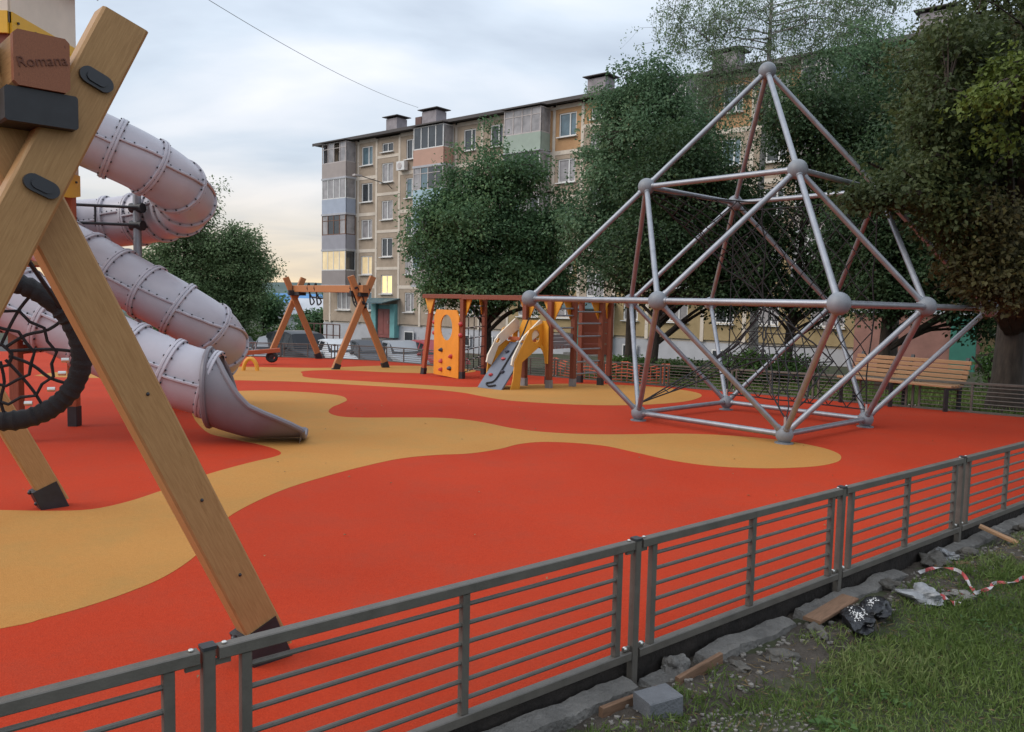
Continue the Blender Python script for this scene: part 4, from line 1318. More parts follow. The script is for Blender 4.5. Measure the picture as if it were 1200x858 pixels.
b = MB(); b.tube([(-4.58, 9.72, -0.02), (-4.58, 9.72, 2.86)], 0.048, 12); b.tube([(-4.58, 9.72, 0), (-4.58, 9.72, 0.02)], 0.12, 14); sp_ = part('support_pole', b, 'steel', SA, True)
b = MB()
for z in (2.50, 2.29):
    b.tube([(-4.54, 9.66, z), (-5.35, 9.45, z)], 0.018, 8); b.tube([(-4.66, 9.74, z), (-4.50, 9.70, z)], 0.062, 10)
b.tube([(-5.0, 9.55, 2.50), (-5.0, 9.55, 2.29), (-4.92, 9.57, 2.29)], 0.014, 6)
b.tube([(-4.58, 9.72, 2.75), (-4.25, 10.0, 2.4)], 0.02, 8)
part('support_bracket', b, 'black_steel', sp_, True)
b = MB(); b.tube([(-3.66, 9.66, -0.02), (-3.66, 9.66, 0.72)], 0.05, 12); part('support_pole', b, 'red_stain', SA, True)
SB = root('straight_tube_slide', 'grey straight tube slide ending in a dark scooped exit on the yellow rubber', 'slide', (-2.9, 7.95, 0))
ptsB = [(-5.92, 7.86, 1.98), (-5.40, 7.82, 1.66), (-4.76, 7.80, 1.32), (-4.21, 7.82, 1.06), (-3.73, 7.85, 0.83), (-3.35, 7.89, 0.67), (-3.03, 7.93, 0.575)]
tube_slide(SB, ptsB, 0.325, 0.42)
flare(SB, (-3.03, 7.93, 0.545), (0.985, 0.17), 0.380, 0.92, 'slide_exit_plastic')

# ------------------------------------------------------------------ climbing complex in the middle
CXR = root('climbing_complex', 'brown timber climbing complex with yellow panels, grey climbing ramp and rope ladders', 'play structure', (0.5, 16.5, -0.23))
TOPZ = 1.50
def cpost(x, y, top=TOPZ, lean=(0, 0), m='brown_wood', s_=0.10):
    z = hr(y)
    b = MB(); b.beam((x, y, z + 0.02), (x + lean[0], y + lean[1], top), s_, s_, (0.6, 0.8, 0), 0.006); po = part('post', b, m, CXR)
    b = MB(); b.beam((x, y, z - 0.02), (x + lean[0] * 0.1, y + lean[1] * 0.1, z + 0.16), s_ + 0.012, s_ + 0.012, (0.6, 0.8, 0), 0.003); part('post_shoe', b, 'steel' if y < 16.3 else 'black_steel', po)
    return Vector((x, y, z))
def cbeam(a, c, z=TOPZ + 0.05, m='brown_wood', w_=0.09, h_=0.10):
    b = MB(); b.beam((a[0], a[1], z), (c[0], c[1], z), w_, h_, ch=0.006); part('top_beam', b, m, CXR)
def gusset(p, d_, s_=0.30):
    d_ = Vector((d_[0], d_[1], 0)).normalized()
    b = MB(); b.prism([(-s_, 0), (s_, 0), (s_ * 0.35, -s_), (0.05, -s_ * 1.25), (-0.05, -s_ * 1.25), (-s_ * 0.35, -s_)], 0.02, Vector((p[0], p[1], TOPZ + 0.01)) + Vector((d_.y, -d_.x, 0)) * 0.066, d_, (0, 0, 1))
    part('corner_plate', b, 'yellow_panel', CXR)
PT = {'p0': (-2.20, 19.60), 'p1': (-1.13, 17.86), 'p2': (-0.72, 20.0), 'a': (0.25, 15.89), 'b': (0.72, 15.27), 'c': (1.23, 15.96), 'd': (0.76, 16.58), 'e': (1.86, 16.60), 'f': (1.50, 17.40), 'g': (2.15, 17.55)}
cpost(*PT['p0'], lean=(0.22, -0.12), m='red_stain')
for k in ('p1', 'p2', 'a', 'b', 'c', 'd', 'e', 'f', 'g'):
    cpost(*PT[k])
for a, c in (('p0', 'p1'), ('p1', 'p2'), ('p1', 'a'), ('a', 'b'), ('b', 'c'), ('c', 'd'), ('d', 'a'), ('c', 'e'), ('e', 'g'), ('f', 'g'), ('d', 'f')):
    cbeam(PT[a], PT[c], z=TOPZ + 0.05 + 0.002 * (ord(a[0]) + ord(c[0]) + len(a + c)) % 0.02)
p0t = (PT['p0'][0] + 0.22, PT['p0'][1] - 0.12)
for p, q in ((p0t, PT['p1']), (PT['p1'], PT['p0']), (PT['p2'], PT['p1']), (PT['a'], PT['p1']), (PT['b'], PT['a']), (PT['c'], PT['b']), (PT['e'], PT['c']), (PT['g'], PT['e'])):
    gusset(p, (q[0] - p[0], q[1] - p[1]), 0.29)
# orange climbing wall with an oval window and coloured holds
a, c = Vector((*PT['p1'], 0)), Vector((*PT['p0'], 0))
wd = (c - a).normalized(); wn_ = Vector((wd.y, -wd.x, 0))
if wn_.y > 0: wn_ = -wn_
zg = hr(18.2)
W_ = 1.28
b = MB()
b.prism([(0.02, 0.02), (W_, 0.02), (W_, 1.40), (W_ - 0.12, 1.56), (0.14, 1.56), (0.02, 1.40)], 0.025, a + wn_ * 0.075 + Vector((0, 0, zg)), wd, (0, 0, 1),
        [[(W_ / 2 + 0.30 * math.cos(t), 1.15 + 0.30 * math.sin(t)) for t in [2 * math.pi * i / 24 for i in range(24)]]])
cw = part('climbing_wall', b, 'orange_panel', CXR)
for i, (x, z, m_) in enumerate(((0.85, 0.62, 'hold_dark'), (0.35, 0.50, 'hold_red'), (0.85, 0.36, 'hold_red'), (0.40, 0.22, 'hold_dark'), (0.85, 0.16, 'hold_red'))):
    b = MB(); b.ball(a + wd * x + wn_ * 0.10 + Vector((0, 0, zg + z)), 0.06, 8, 6, (1.2, 0.7, 0.8), 0.15, i); part('hold', b, m_, cw, True)
for z in (1.0, 1.25):
    for x in (-0.02, W_ + 0.04):
        b = MB(); b.ball(a + wd * x + wn_ * 0.06 + Vector((0, 0, zg + z)), 0.055, 8, 6); part('connector', b, 'hold_red', cw, True)
# rope ladder net between two posts
def rope_grid(p, q, z0, z1, nu, nv, m='black_rope', clips='white_bits'):
    p, q = Vector((*p, 0)), Vector((*q, 0))
    b = MB()
    for i in range(1, nu):
        t = p.lerp(q, i / nu); b.tube([t + Vector((0, 0, z0)), t + Vector((0, 0, z1))], 0.012, 5)
    for j in range(nv + 1):
        z = z0 + (z1 - z0) * j / nv; b.tube([p + Vector((0, 0, z)), q + Vector((0, 0, z))], 0.012, 5)
    rn = part('rope_ladder', b, m, CXR)
    b = MB()
    for i in range(nu + 1):
        for j in range(nv + 1):
            b.ball(p.lerp(q, i / nu) + Vector((0, 0, z0 + (z1 - z0) * j / nv)), 0.022, 6, 4)
    part('rope_clip', b, clips, rn, True)
rope_grid(PT['p1'], PT['p2'], -0.15, 1.35, 4, 6)
# deck, front arch panel, rungs
dk = MB()
ab = Vector((*PT['b'], 0)) - Vector((*PT['a'], 0)); ad = Vector((*PT['d'], 0)) - Vector((*PT['a'], 0))
A0 = Vector((*PT['a'], 0))
for i in range(7):
    s_ = A0 + ad * ((i + 0.5) / 7)
    dk.beam(s_ + Vector((0, 0, 0.60)), s_ + ab + Vector((0, 0, 0.60)), 0.11, 0.05, ch=0.004)
part('deck', dk, 'brown_wood', CXR)
b = MB()
abn = ab.normalized(); L_ab = ab.length
on = Vector((-abn.y, abn.x, 0))
if on.y > 0: on = -on
arch = [(-0.08, 0.42), (-0.08, 0.95), (0.02, 1.12), (L_ab - 0.05, 1.12), (L_ab + 0.04, 1.0), (L_ab + 0.04, 0.30)] + [(L_ab / 2 + (L_ab / 2 - 0.04) * math.cos(t), 0.30 + 0.36 * math.sin(t)) for t in [math.pi * i / 12 for i in range(13)]]
b.prism(arch, 0.022, A0 + on * 0.075, abn, (0, 0, 1), [[(L_ab * 0.62 + 0.15 * math.cos(t), 0.88 + 0.15 * math.sin(t)) for t in [2 * math.pi * i / 20 for i in range(20)]]])
part('arch_panel', b, 'yellow_panel', CXR)
# climbing ramp
rb = Vector((-0.42, 14.72, hr(14.7))); rt = A0 + abn * 0.28 + on * 0.30 + Vector((0, 0, 0.66))
rt = Vector((rt.x, rt.y, 0.68))
wv = abn * 0.37
def ramp_pt(s_, k):
    p = rb.lerp(rt, s_)
    return p + wv * k + Vector((0, 0, 0.05 * math.sin(s_ * math.pi)))
nS = 12
b = MB()
rows = [[ramp_pt(i / nS, -1), ramp_pt(i / nS, 1), ramp_pt(i / nS, 1) - Vector((0, 0, 0.05)), ramp_pt(i / nS, -1) - Vector((0, 0, 0.05))] for i in range(nS + 1)]
nb = b.add([p for r_ in rows for p in r_], [])
for i in range(nS):
    for k in range(4):
        b.f.append((nb + i * 4 + k, nb + i * 4 + (k + 1) % 4, nb + (i + 1) * 4 + (k + 1) % 4, nb + (i + 1) * 4 + k))
b.f += [(nb, nb + 3, nb + 2, nb + 1), (nb + nS * 4, nb + nS * 4 + 1, nb + nS * 4 + 2, nb + nS * 4 + 3)]
rm = part('climbing_ramp', b, 'ramp_grey', CXR)
for i, (s_, k, m_) in enumerate(((0.22, -0.5, 'hold_red'), (0.30, 0.3, 'hold_dark'), (0.48, 0.6, 'hold_dark'), (0.55, -0.35, 'hold_red'), (0.72, -0.5, 'hold_dark'), (0.78, 0.55, 'hold_red'))):
    b = MB(); b.ball(ramp_pt(s_, k) + Vector((0, 0, 0.02)), 0.045, 8, 6, (1, 1, 0.7), 0.15, i); part('hold', b, m_, rm, True)
b = MB()
rope = [ramp_pt(0.98, 0) + Vector((0.15, 0.15, 0.5)), ramp_pt(0.95, 0.05) + Vector((0, 0, 0.12)), ramp_pt(0.7, 0.0) + Vector((0, 0, 0.03)), ramp_pt(0.35, 0.15) + Vector((0, 0, 0.03)), ramp_pt(0.12, 0.1) + Vector((0, 0, 0.03)), ramp_pt(0.06, -0.4) + Vector((0, 0, 0.03)), ramp_pt(0.02, -0.1) + Vector((0, 0, 0.03)), ramp_pt(0.05, 0.4) + Vector((0, 0, 0.03))]
b.tube(catmull(rope, 5), 0.016, 6); part('climbing_rope', b, 'black_rope', CXR, True)
for k, mm in ((-1, 'cream_panel'), (1, 'cream_panel')):
    o_ = rb + wv * k * 1.07
    dv = (rt - rb); hv = Vector((dv.x, dv.y, 0)); hl = hv.length; hv.normalize()
    zt = rt.z - rb.z
    rail = [(0.26, 0.46), (0.30, 0.60), (hl * 0.62, zt * 0.62 + 0.46), (hl + 0.16, zt + 0.46), (hl + 0.28, zt + 0.42), (hl + 0.30, zt + 0.26), (hl * 0.62, zt * 0.62 + 0.24), (0.40, 0.40)]
    b = MB(); b.prism(rail, 0.03, o_, hv, (0, 0, 1), [[(hl * 0.60 + 0.08 * math.cos(t), zt * 0.60 + 0.37 + 0.05 * math.sin(t)) for t in [2 * math.pi * i / 14 for i in range(14)]]])
    part('ramp_handrail', b, mm, CXR)
    side = [(0.22, -0.02), (0.50, -0.02), (0.56, 0.50), (hl + 0.28, zt + 0.02), (hl + 0.28, zt + 0.42), (hl * 0.8, zt * 0.8 + 0.44), (0.34, 0.52), (0.30, 0.2)]
    b = MB(); b.prism(side, 0.02, o_ + abn * 0.03 * k, hv, (0, 0, 1), [[(hl * 1.0 + 0.13 * math.cos(t), zt + 0.14 + 0.13 * math.sin(t)) for t in [2 * math.pi * i / 18 for i in range(18)]]])
    part('ramp_side', b, 'yellow_panel', CXR)
b = MB(); b.beam(ramp_pt(1, -1.1) + Vector((0, 0, 0.07)), ramp_pt(1, 1.1) + Vector((0, 0, 0.07)), 0.07, 0.07, ch=0.006); part('crossbar', b, 'red_stain', CXR)
def rungs(p, q, zs, m='steel', r_=0.018):
    for z in zs:
        b = MB(); b.tube([(p[0], p[1], z), (q[0], q[1], z)], r_, 8); part('rung', b, m, CXR, True)
rungs(PT['b'], PT['c'], (1.36, 1.22, 0.98))
rungs(PT['c'], PT['e'], (1.30, 1.06, 0.80, 0.54, 0.28, 0.04))
for (p, q, z0, z1, m_) in ((PT['b'], PT['c'], 0.58, 0.86, 'slide_exit_plastic'), (PT['f'], PT['g'], 0.35, 1.30, 'brown_wood'), (PT['d'], PT['a'], 0.62, 1.05, 'yellow_panel')):
    p_, q_ = Vector((*p, 0)), Vector((*q, 0)); l_ = (q_ - p_).length
    b = MB()
    for i in range(4):
        h0 = z0 + (z1 - z0) * i / 4
        b.prism([(0.05, h0 + 0.004), (l_ - 0.05, h0 + 0.004), (l_ - 0.05, h0 + (z1 - z0) / 4 - 0.004), (0.05, h0 + (z1 - z0) / 4 - 0.004)], 0.022, p_, (q_ - p_).normalized(), (0, 0, 1))
    part('side_panel', b, m_, CXR)

# orange barrier netting behind the complex
b = MB()
for i in range(24):
    x = 0.9 + i * 0.11
    y = 20.5 - i * 0.14
    b.tube([(x, y, hr(y) - 0.15), (x + 0.01, y, hr(y) + 0.42 + 0.05 * math.sin(i * 0.9))], 0.012, 4)
for j in range(8):
    b.tube([(0.9 + i * 0.11, 20.5 - i * 0.14, hr(20.5 - i * 0.14) - 0.12 + (0.52 + 0.05 * math.sin(i * 0.9)) * j / 7) for i in range(24)], 0.012, 4)
one('barrier_netting', b, 'orange_net', 'orange plastic barrier netting strung up beyond the railing', 'netting')

# ------------------------------------------------------------------ seesaw
SS = root('seesaw', 'small timber seesaw with a tyre stop in front of the parked cars', 'seesaw', (-8.4, 21.6, -0.44))
zg = hr(21.6)
b = MB(); b.beam((-10.2, 20.9, zg + 0.05), (-6.55, 22.3, zg + 0.40), 0.14, 0.12, ch=0.01); part('plank', b, 'red_stain', SS)
b = MB(); b.beam((-8.4, 21.45, zg), (-8.4, 21.45, zg + 0.22), 0.16, 0.2); b.tube([(-8.5, 21.75, zg + 0.2), (-8.3, 21.4, zg + 0.2)], 0.05, 10); part('pivot', b, 'black_steel', SS)
b = MB()
for c in (Vector((-6.75, 22.22, zg + 0.20)),):
    b.tube([c + Vector((0.13 * math.cos(t), 0, 0.11 * math.sin(t))) for t in [2 * math.pi * i / 16 for i in range(16)]], 0.045, 8, closed=True)
part('tyre_stop', b, 'tyre', SS, True)
b = MB(); b.tube([(-7.3, 22.0 - 0.2, zg + 0.36), (-7.3, 22.0 - 0.2, zg + 0.62), (-7.2, 22.0 + 0.2, zg + 0.62), (-7.2, 22.0 + 0.2, zg + 0.36)], 0.02, 6); part('handle', b, 'steel', SS, True)
b = MB()
for sx in (0.0,):
    c = Vector((-6.42, 19.4, hr(19.4)))
    b.tube([c + Vector((0.17 * math.cos(t), 0, 0.30 * math.sin(t))) for t in [math.pi * i / 10 for i in range(11)]], 0.05, 8)
one('half_tyre', b, 'yellow_panel', 'small yellow half-buried tyre hoop at the foot of the spiral slide', 'tyre', smooth=True)

# ------------------------------------------------------------------ bench
p, q = Vector((6.56, 11.81, 0)), Vector((5.50, 13.30, 0))
bn = root('park_bench', 'timber slat bench with dark steel legs in front of the railing under the trees', 'bench', ((p.x + q.x) / 2, (p.y + q.y) / 2, hr(12.5)))
d_ = (q - p).normalized(); bk = Vector((d_.y, -d_.x, 0))
if bk.x < 0: bk = -bk
zg = (hr(p.y) + hr(q.y)) / 2
for i in range(4):
    c = bk * (0.02 + 0.105 * i) + Vector((0, 0, zg + 0.40 + 0.004 * abs(i - 1.5)))
    b = MB(); b.beam(p + c - d_ * 0.02, q + c + d_ * 0.02, 0.085, 0.035, ch=0.005); part('seat_slat', b, 'bench_wood', bn)
for i in range(5):
    c = bk * (0.43 + 0.035 * i) + Vector((0, 0, zg + 0.46 + 0.072 * i))
    b = MB(); b.beam(p + c - d_ * 0.02, q + c + d_ * 0.02, 0.03, 0.060, ch=0.005); part('back_slat', b, 'bench_wood', bn)
for s_ in (0.03, 0.5, 0.97):
    e_ = p.lerp(q, s_)
    b = MB(); b.beam(e_ + Vector((0, 0, hr(e_.y) - 0.02)), e_ + Vector((0, 0, zg + 0.375)), 0.05, 0.05); part('leg', b, 'black_steel', bn)
    b = MB(); b.beam(e_ + bk * 0.40 + Vector((0, 0, hr(e_.y) - 0.02)), e_ + bk * 0.40 + Vector((0, 0, zg + 0.40)), 0.05, 0.05); b.beam(e_ + bk * 0.455 + Vector((0, 0, zg + 0.38)), e_ + bk * 0.62 + Vector((0, 0, zg + 0.82)), 0.05, 0.03); part('leg', b, 'black_steel', bn)
    b = MB(); b.beam(e_ - bk * 0.0 + Vector((0, 0, zg + 0.362)), e_ + bk * 0.40 + Vector((0, 0, zg + 0.362)), 0.046, 0.03); part('frame', b, 'black_steel', bn)

# ------------------------------------------------------------------ parked cars
def car(label, x, y, heading, m, kind='sedan'):
    z = hz(x, y) + 0.03
    o = root('parked_car', label, 'car', (x, y, z), 'cars parked behind the far railing', heading)
    if kind == 'suv':
        L, W, H = 4.5, 1.84, 1.74
        st = [(-2.25, .45, .95, .95, .75), (-2.15, .32, 1.02, 1.05, .82), (-1.95, .28, 1.04, 1.62, .88), (-1.2, .26, 1.05, 1.73, .92), (0.0, .26, 1.03, 1.74, .92), (0.55, .26, 1.02, 1.66, .92), (1.15, .27, 1.0, 1.06, .91), (1.9, .30, .94, .96, .88), (2.2, .36, .80, .82, .76), (2.26, .45, .68, .70, .66)]
    elif kind == 'hatch':
        L, W, H = 3.9, 1.68, 1.48
        st = [(-1.95, .42, .85, .85, .70), (-1.88, .30, .90, 1.00, .78), (-1.55, .26, .92, 1.40, .82), (-0.9, .25, .93, 1.47, .84), (0.0, .25, .92, 1.48, .84), (0.35, .25, .91, 1.42, .84), (0.98, .26, .90, .95, .83), (1.6, .28, .80, .82, .80), (1.9, .36, .66, .68, .70), (1.96, .42, .56, .58, .60)]
    else:
        L, W, H = 4.4, 1.74, 1.45
        st = [(-2.2, .42, .86, .86, .70), (-2.1, .30, .92, .93, .80), (-1.55, .26, .94, 1.00, .85), (-0.95, .25, .93, 1.39, .87), (-0.3, .25, .92, 1.45, .87), (0.3, .25, .91, 1.42, .87), (1.05, .26, .90, .95, .86), (1.75, .28, .82, .84, .83), (2.12, .36, .68, .70, .74), (2.2, .42, .58, .60, .64)]
    b = MB(); gl = MB()
    rings = []
    for (sx, zb, zs, zr, hw) in st:
        tw = hw * (0.74 if zr > zs + 0.12 else 0.93)
        r_ = [(-hw * .93, zb), (-hw, zb + (zs - zb) * .45), (-hw * .97, zs), (-tw, zr - 0.03 * (zr > zs + .1)), (-tw * .8, zr), (tw * .8, zr), (tw, zr - 0.03 * (zr > zs + .1)), (hw * .97, zs), (hw, zb + (zs - zb) * .45), (hw * .93, zb)]
        rings.append([Vector((sx, yy, zz)) for yy, zz in r_])
    nb = b.add([p for r_ in rings for p in r_], [])
    for i in range(len(rings) - 1):
        for k in range(10):
            k2 = (k + 1) % 10
            b.f.append((nb + i * 10 + k, nb + i * 10 + k2, nb + (i + 1) * 10 + k2, nb + (i + 1) * 10 + k))
    b.f.append(tuple(nb + k for k in reversed(range(10)))); b.f.append(tuple(nb + (len(rings) - 1) * 10 + k for k in range(10)))
    body = part('body', b, m, o, 35, local=True)
    def quad(i, j, k0, k1, f0=.08, f1=.92, g0=.12, g1=.9, off=0.006):
        A, B, C, D = rings[i][k0], rings[j][k0], rings[j][k1], rings[i][k1]
        def P_(u, v): return A * (1-u) * (1-v) + B * u * (1-v) + C * u * v + D * (1-u) * v
        pts = [P_(f0, g0), P_(f1, g0), P_(f1, g1), P_(f0, g1)]
        n_ = (pts[1] - pts[0]).cross(pts[3] - pts[0]).normalized()
        c0 = sum(pts, Vector()) / 4
        if n_.dot(c0 - Vector((0, 0, 0.8))) < 0: n_ = -n_
        g = MB(); g.add([p + n_ * off for p in pts] + [p - n_ * 0.004 for p in pts], [(0, 1, 2, 3), (0, 4, 5, 1), (1, 5, 6, 2), (2, 6, 7, 3), (3, 7, 4, 0)])
        return g
    for i, s0 in enumerate(st[:-1]):
        if (st[i][3] > st[i][2] + 0.25) and (st[i+1][3] > st[i+1][2] + 0.25):
            for k0, k1 in ((2, 3), (7, 6)):
                part('side_window', quad(i, i + 1, k0, k1), 'car_glass', o, local=True)
    iw = max(i for i in range(len(st)) if st[i][3] > st[i][2] + 0.25)
    part('windscreen', quad(iw, iw + 1, 3, 6, .08, .95, .02, .98), 'car_glass', o, local=True)
    ir = min(i for i in range(len(st)) if st[i][3] > st[i][2] + 0.25)
    part('rear_window', quad(ir - 1, ir, 3, 6, .15, .92, .02, .98), 'car_glass', o, local=True)
    wr = 0.33 if kind == 'suv' else 0.29
    for sx in (-L * 0.30, L * 0.31):
        for sy in (-1, 1):
            t = MB(); yy = sy * (W / 2 - 0.10); t.tube([(sx, yy - 0.1, wr), (sx, yy + 0.1, wr)], wr, 20); wh = part('wheel', t, 'tyre', o, True, local=True)
            t = MB(); t.tube([(sx, yy + sy * 0.095, wr), (sx, yy + sy * 0.11, wr)], wr * 0.62, 16); part('rim', t, 'rim', wh, True, local=True)
    for sy in (-1, 1):
        t = MB(); t.ball((L / 2 - 0.12, sy * W * 0.34, st[-2][2] - 0.06), 0.13, 10, 7, (0.6, 1.2, 0.6)); part('headlight', t, 'lamp_white', o, True, local=True)
        t = MB(); t.ball((-L / 2 + 0.08, sy * W * 0.38, st[1][2] - 0.12), 0.12, 10, 7, (0.5, 0.8, 1.1)); part('tail_light', t, 'lamp_red', o, True, local=True)
        t = MB(); t.ball((L * 0.14, sy * (W / 2 + 0.08), st[5][2] + 0.06), 0.09, 8, 6, (0.7, 1.1, 0.8)); part('mirror', t, m, o, True, local=True)
    t = MB(); t.box((L / 2 - 0.005, 0, 0.5), (0.05, 0.5, 0.11)); part('number_plate', t, 'lamp_white', o, local=True)
    return o
car('dark grey hatchback parked furthest left behind the far railing', -12.3, 35.2, R(-60), 'car_grey', 'hatch')
car('silver car nose-on between the grey hatchback and the black off-roader', -10.35, 34.4, R(-82), 'car_silver', 'hatch')
car('tall black off-roader parked behind the left swing legs', -8.85, 33.2, R(-50), 'car_black', 'suv')
car('white saloon parked just right of the tall black off-roader', -7.15, 32.6, R(-58), 'car_white', 'sedan')
car('dark grey saloon in the middle of the row, seen between the swing legs', -5.85, 32.4, R(-60), 'car_grey', 'sedan')
car('silver saloon behind the right swing leg, next to the red car', -4.55, 32.3, R(-60), 'car_silver', 'sedan')
car('red hatchback at the right end of the parked row', -3.15, 32.2, R(-60), 'car_red', 'hatch')
car('silver car seen under the spiral slide beside the tree', -16.0, 36.0, R(-75), 'car_silver', 'sedan')
# ------------------------------------------------------------------ trees and shrubs
def leaf_mesh(name, C, D, N, Ln, Wd, fold=0.18):
    n = len(C)
    D = D / np.linalg.norm(D, axis=1)[:, None]
    S = np.cross(D, N); S /= np.maximum(1e-6, np.linalg.norm(S, axis=1))[:, None]
    N = np.cross(S, D)
    L2, W2 = Ln[:, None] / 2, Wd[:, None] / 2
    V = np.empty((n, 4, 3), np.float32)
    V[:, 0] = C - D * L2
    V[:, 1] = C + S * W2 + N * W2 * fold * 2 - D * L2 * 0.1
    V[:, 2] = C + D * L2 - N * L2 * 0.2
    V[:, 3] = C - S * W2 + N * W2 * fold * 2 - D * L2 * 0.1
    me = bpy.data.meshes.new(name)
    me.vertices.add(4 * n); me.vertices.foreach_set('co', V.reshape(-1))
    base = np.arange(n, dtype=np.int32)[:, None] * 4
    idx = (base + np.array([0, 1, 2, 0, 2, 3], np.int32)).reshape(-1)
    me.loops.add(6 * n); me.loops.foreach_set('vertex_index', idx)
    me.polygons.add(2 * n); me.polygons.foreach_set('loop_start', np.arange(0, 6 * n, 3, dtype=np.int32))
    me.update(calc_edges=True)
    return me
def crown_points(rg, lobes, n_clumps, wexp=0.75):
    vols = np.array([l[3] * l[4] * l[5] for l in lobes]) ** wexp
    pick = rg.choice(len(lobes), n_clumps, p=vols / vols.sum())
    out = []
    sd_ = rg.uniform(0, 50)
    for i in pick:
        cx, cy, cz, rx, ry, rz = lobes[i][:6]
        v = rg.normal(size=3); v /= np.linalg.norm(v)
        k = 0.82 + 0.62 * noise.noise(Vector((v[0] * 1.9 + sd_ + i * 3, v[1] * 1.9, v[2] * 1.9)))
        r_ = rg.uniform(0.05, 1) ** 0.42
        out.append((cx + v[0] * rx * k * r_, cy + v[1] * ry * k * r_, cz + v[2] * rz * k * r_, i, r_))
    return out
def tree(name, label, base, trunk_top, lobes, m, n_clumps, per, leaf, seed, tr=0.16, bark='bark', sig=0.30, hang=False, group=None, cat='tree', mats2=None, lean=(0, 0), stems=1, wexp=0.75):
    rg = np.random.default_rng(seed); rnd = random.Random(seed)
    x, y = base
    z = gz(x, y) - 0.05
    o = root(name, label, cat, (x, y, z), group)
    pts = crown_points(rg, lobes, n_clumps, wexp)
    # trunk and limbs
    b = MB()
    stems_ = []
    for s_ in range(stems):
        ox, oy = (0, 0) if stems == 1 else (rnd.uniform(-.3, .3), rnd.uniform(-.3, .3))
        tp = []
        n = 9
        for i in range(n + 1):
            t = i / n
            tp.append(Vector((x + ox * (0.4 + t * 2) + lean[0] * t + 0.10 * math.sin(t * 5 + seed) * t, y + oy * (0.4 + t * 2) + lean[1] * t + 0.10 * math.cos(t * 4 + seed) * t, z + (trunk_top - z) * t)))
        b.tube(tp, [tr * (1.35 if i == 0 else 1) * (1 - 0.80 * i / n) + 0.012 for i in range(n + 1)], 10)
        stems_.append(tp)
    far = sorted(pts, key=lambda p: -p[4])
    limbs = []
    for p in far[:max(8, n_clumps // 6)]:
        e_ = Vector(p[:3])
        tp = rnd.choice(stems_)
        dh = math.hypot(e_.x - x, e_.y - y)
        zs = max(z + (trunk_top - z) * 0.22, min(e_.z - (0.55 * dh if not hang else -0.1 * dh), trunk_top * 0.97))
        t = (zs - z) / (trunk_top - z); t = min(0.99, max(0.05, t))
        i = min(len(tp) - 2, int(t * (len(tp) - 1))); s_ = tp[i].lerp(tp[i + 1], t * (len(tp) - 1) - i)
        mid = s_.lerp(e_, 0.5) + Vector((rnd.uniform(-.15, .15), rnd.uniform(-.15, .15), 0.12 * dh))
        r0 = tr * (1 - 0.8 * t) * 0.5
        cv = catmull([s_, mid, e_], 4)
        b.tube(cv, [max(0.007, r0 * (1 - 0.85 * j / (len(cv) - 1))) for j in range(len(cv))], 5, cap=False)
        limbs += cv[2:]
    for p in pts:
        e_ = Vector(p[:3])
        s_ = min(limbs, key=lambda q: (q - e_).length_squared)
        if 0.15 < (s_ - e_).length < 2.8:
            b.tube([s_, s_.lerp(e_, 0.5) + Vector((0, 0, 0.06)), e_], [0.012, 0.009, 0.005], 4, cap=False)
    part('trunk', b, bark, o, True)
    # leaves
    groups = {}
    tw = MB()
    for p in pts:
        mi = lobes[p[3]][6] if len(lobes[p[3]]) > 6 else m
        groups.setdefault(mi, []).append(p)
    for mi, ps in groups.items():
        Cs, Ds, Ns = [], [], []
        for p in ps:
            k = int(per * rg.uniform(0.55, 1.5))
            sg = sig * rg.uniform(0.7, 1.35)
            if hang:
                # drooping strands on thin twigs
                for s_ in range(max(1, k // 22)):
                    c0 = np.array(p[:3]) + rg.normal(size=3) * np.array([0.34, 0.34, 0.26])
                    ln = rg.uniform(0.2, 0.95)
                    t = np.sort(rg.uniform(0, 1, 22))
                    sway = rg.normal(size=2) * 0.30
                    q = c0 + np.stack([sway[0] * t + rg.normal(size=22) * 0.085, sway[1] * t + rg.normal(size=22) * 0.085, 0.14 * np.sin(t * 3) - ln * t * t + rg.normal(size=22) * 0.05], 1)
                    Cs.append(q)
                    Ds.append(rg.normal(size=(22, 3)) * 0.6 + np.array([0, 0, -0.8])); Ns.append(rg.normal(size=(22, 3)) + np.array([0, 0, 0.4]))
                    tw.tube([Vector(p[:3]), Vector(c0) + Vector((0, 0, 0.08)), Vector((c0[0] + sway[0] * .5, c0[1] + sway[1] * .5, c0[2] - ln * .5)), Vector((c0[0] + sway[0], c0[1] + sway[1], c0[2] - ln))], [0.005, 0.004, 0.0025, 0.002], 3, cap=False)
            else:
                # a spray of leaves: flattened clump tilted outwards
                q = np.clip(rg.normal(size=(k, 3)), -1.7, 1.7) * np.array([sg, sg, sg * 0.62])
                Cs.append(np.array(p[:3]) + q)
                out = np.array(p[:3]) - np.array([x, y, p[2] - 0.6]); out = out / max(1e-6, np.linalg.norm(out))
                Ds.append(q * 1.6 + rg.normal(size=(k, 3)) * 0.35 + np.array([0, 0, -0.25])); Ns.append(rg.normal(size=(k, 3)) * 0.55 + out * 0.5 + np.array([0, 0, 0.75]))
        C, D, N = np.concatenate(Cs), np.concatenate(Ds), np.concatenate(Ns)
        Ln = leaf * rg.uniform(0.65, 1.35, len(C)); Wd = Ln * rg.uniform(0.5, 0.8, len(C)) * (0.9 if hang else 1)
        C = C - np.array([x, y, z])
        me = leaf_mesh('crown', C, D, N, Ln, Wd)
        me.materials.append(MATS[mi])
        c = bpy.data.objects.new('crown', me); col.objects.link(c); c.parent = o
    if tw.v:
        part('twigs', tw, 'bark', o)['kind'] = 'stuff'
    return o
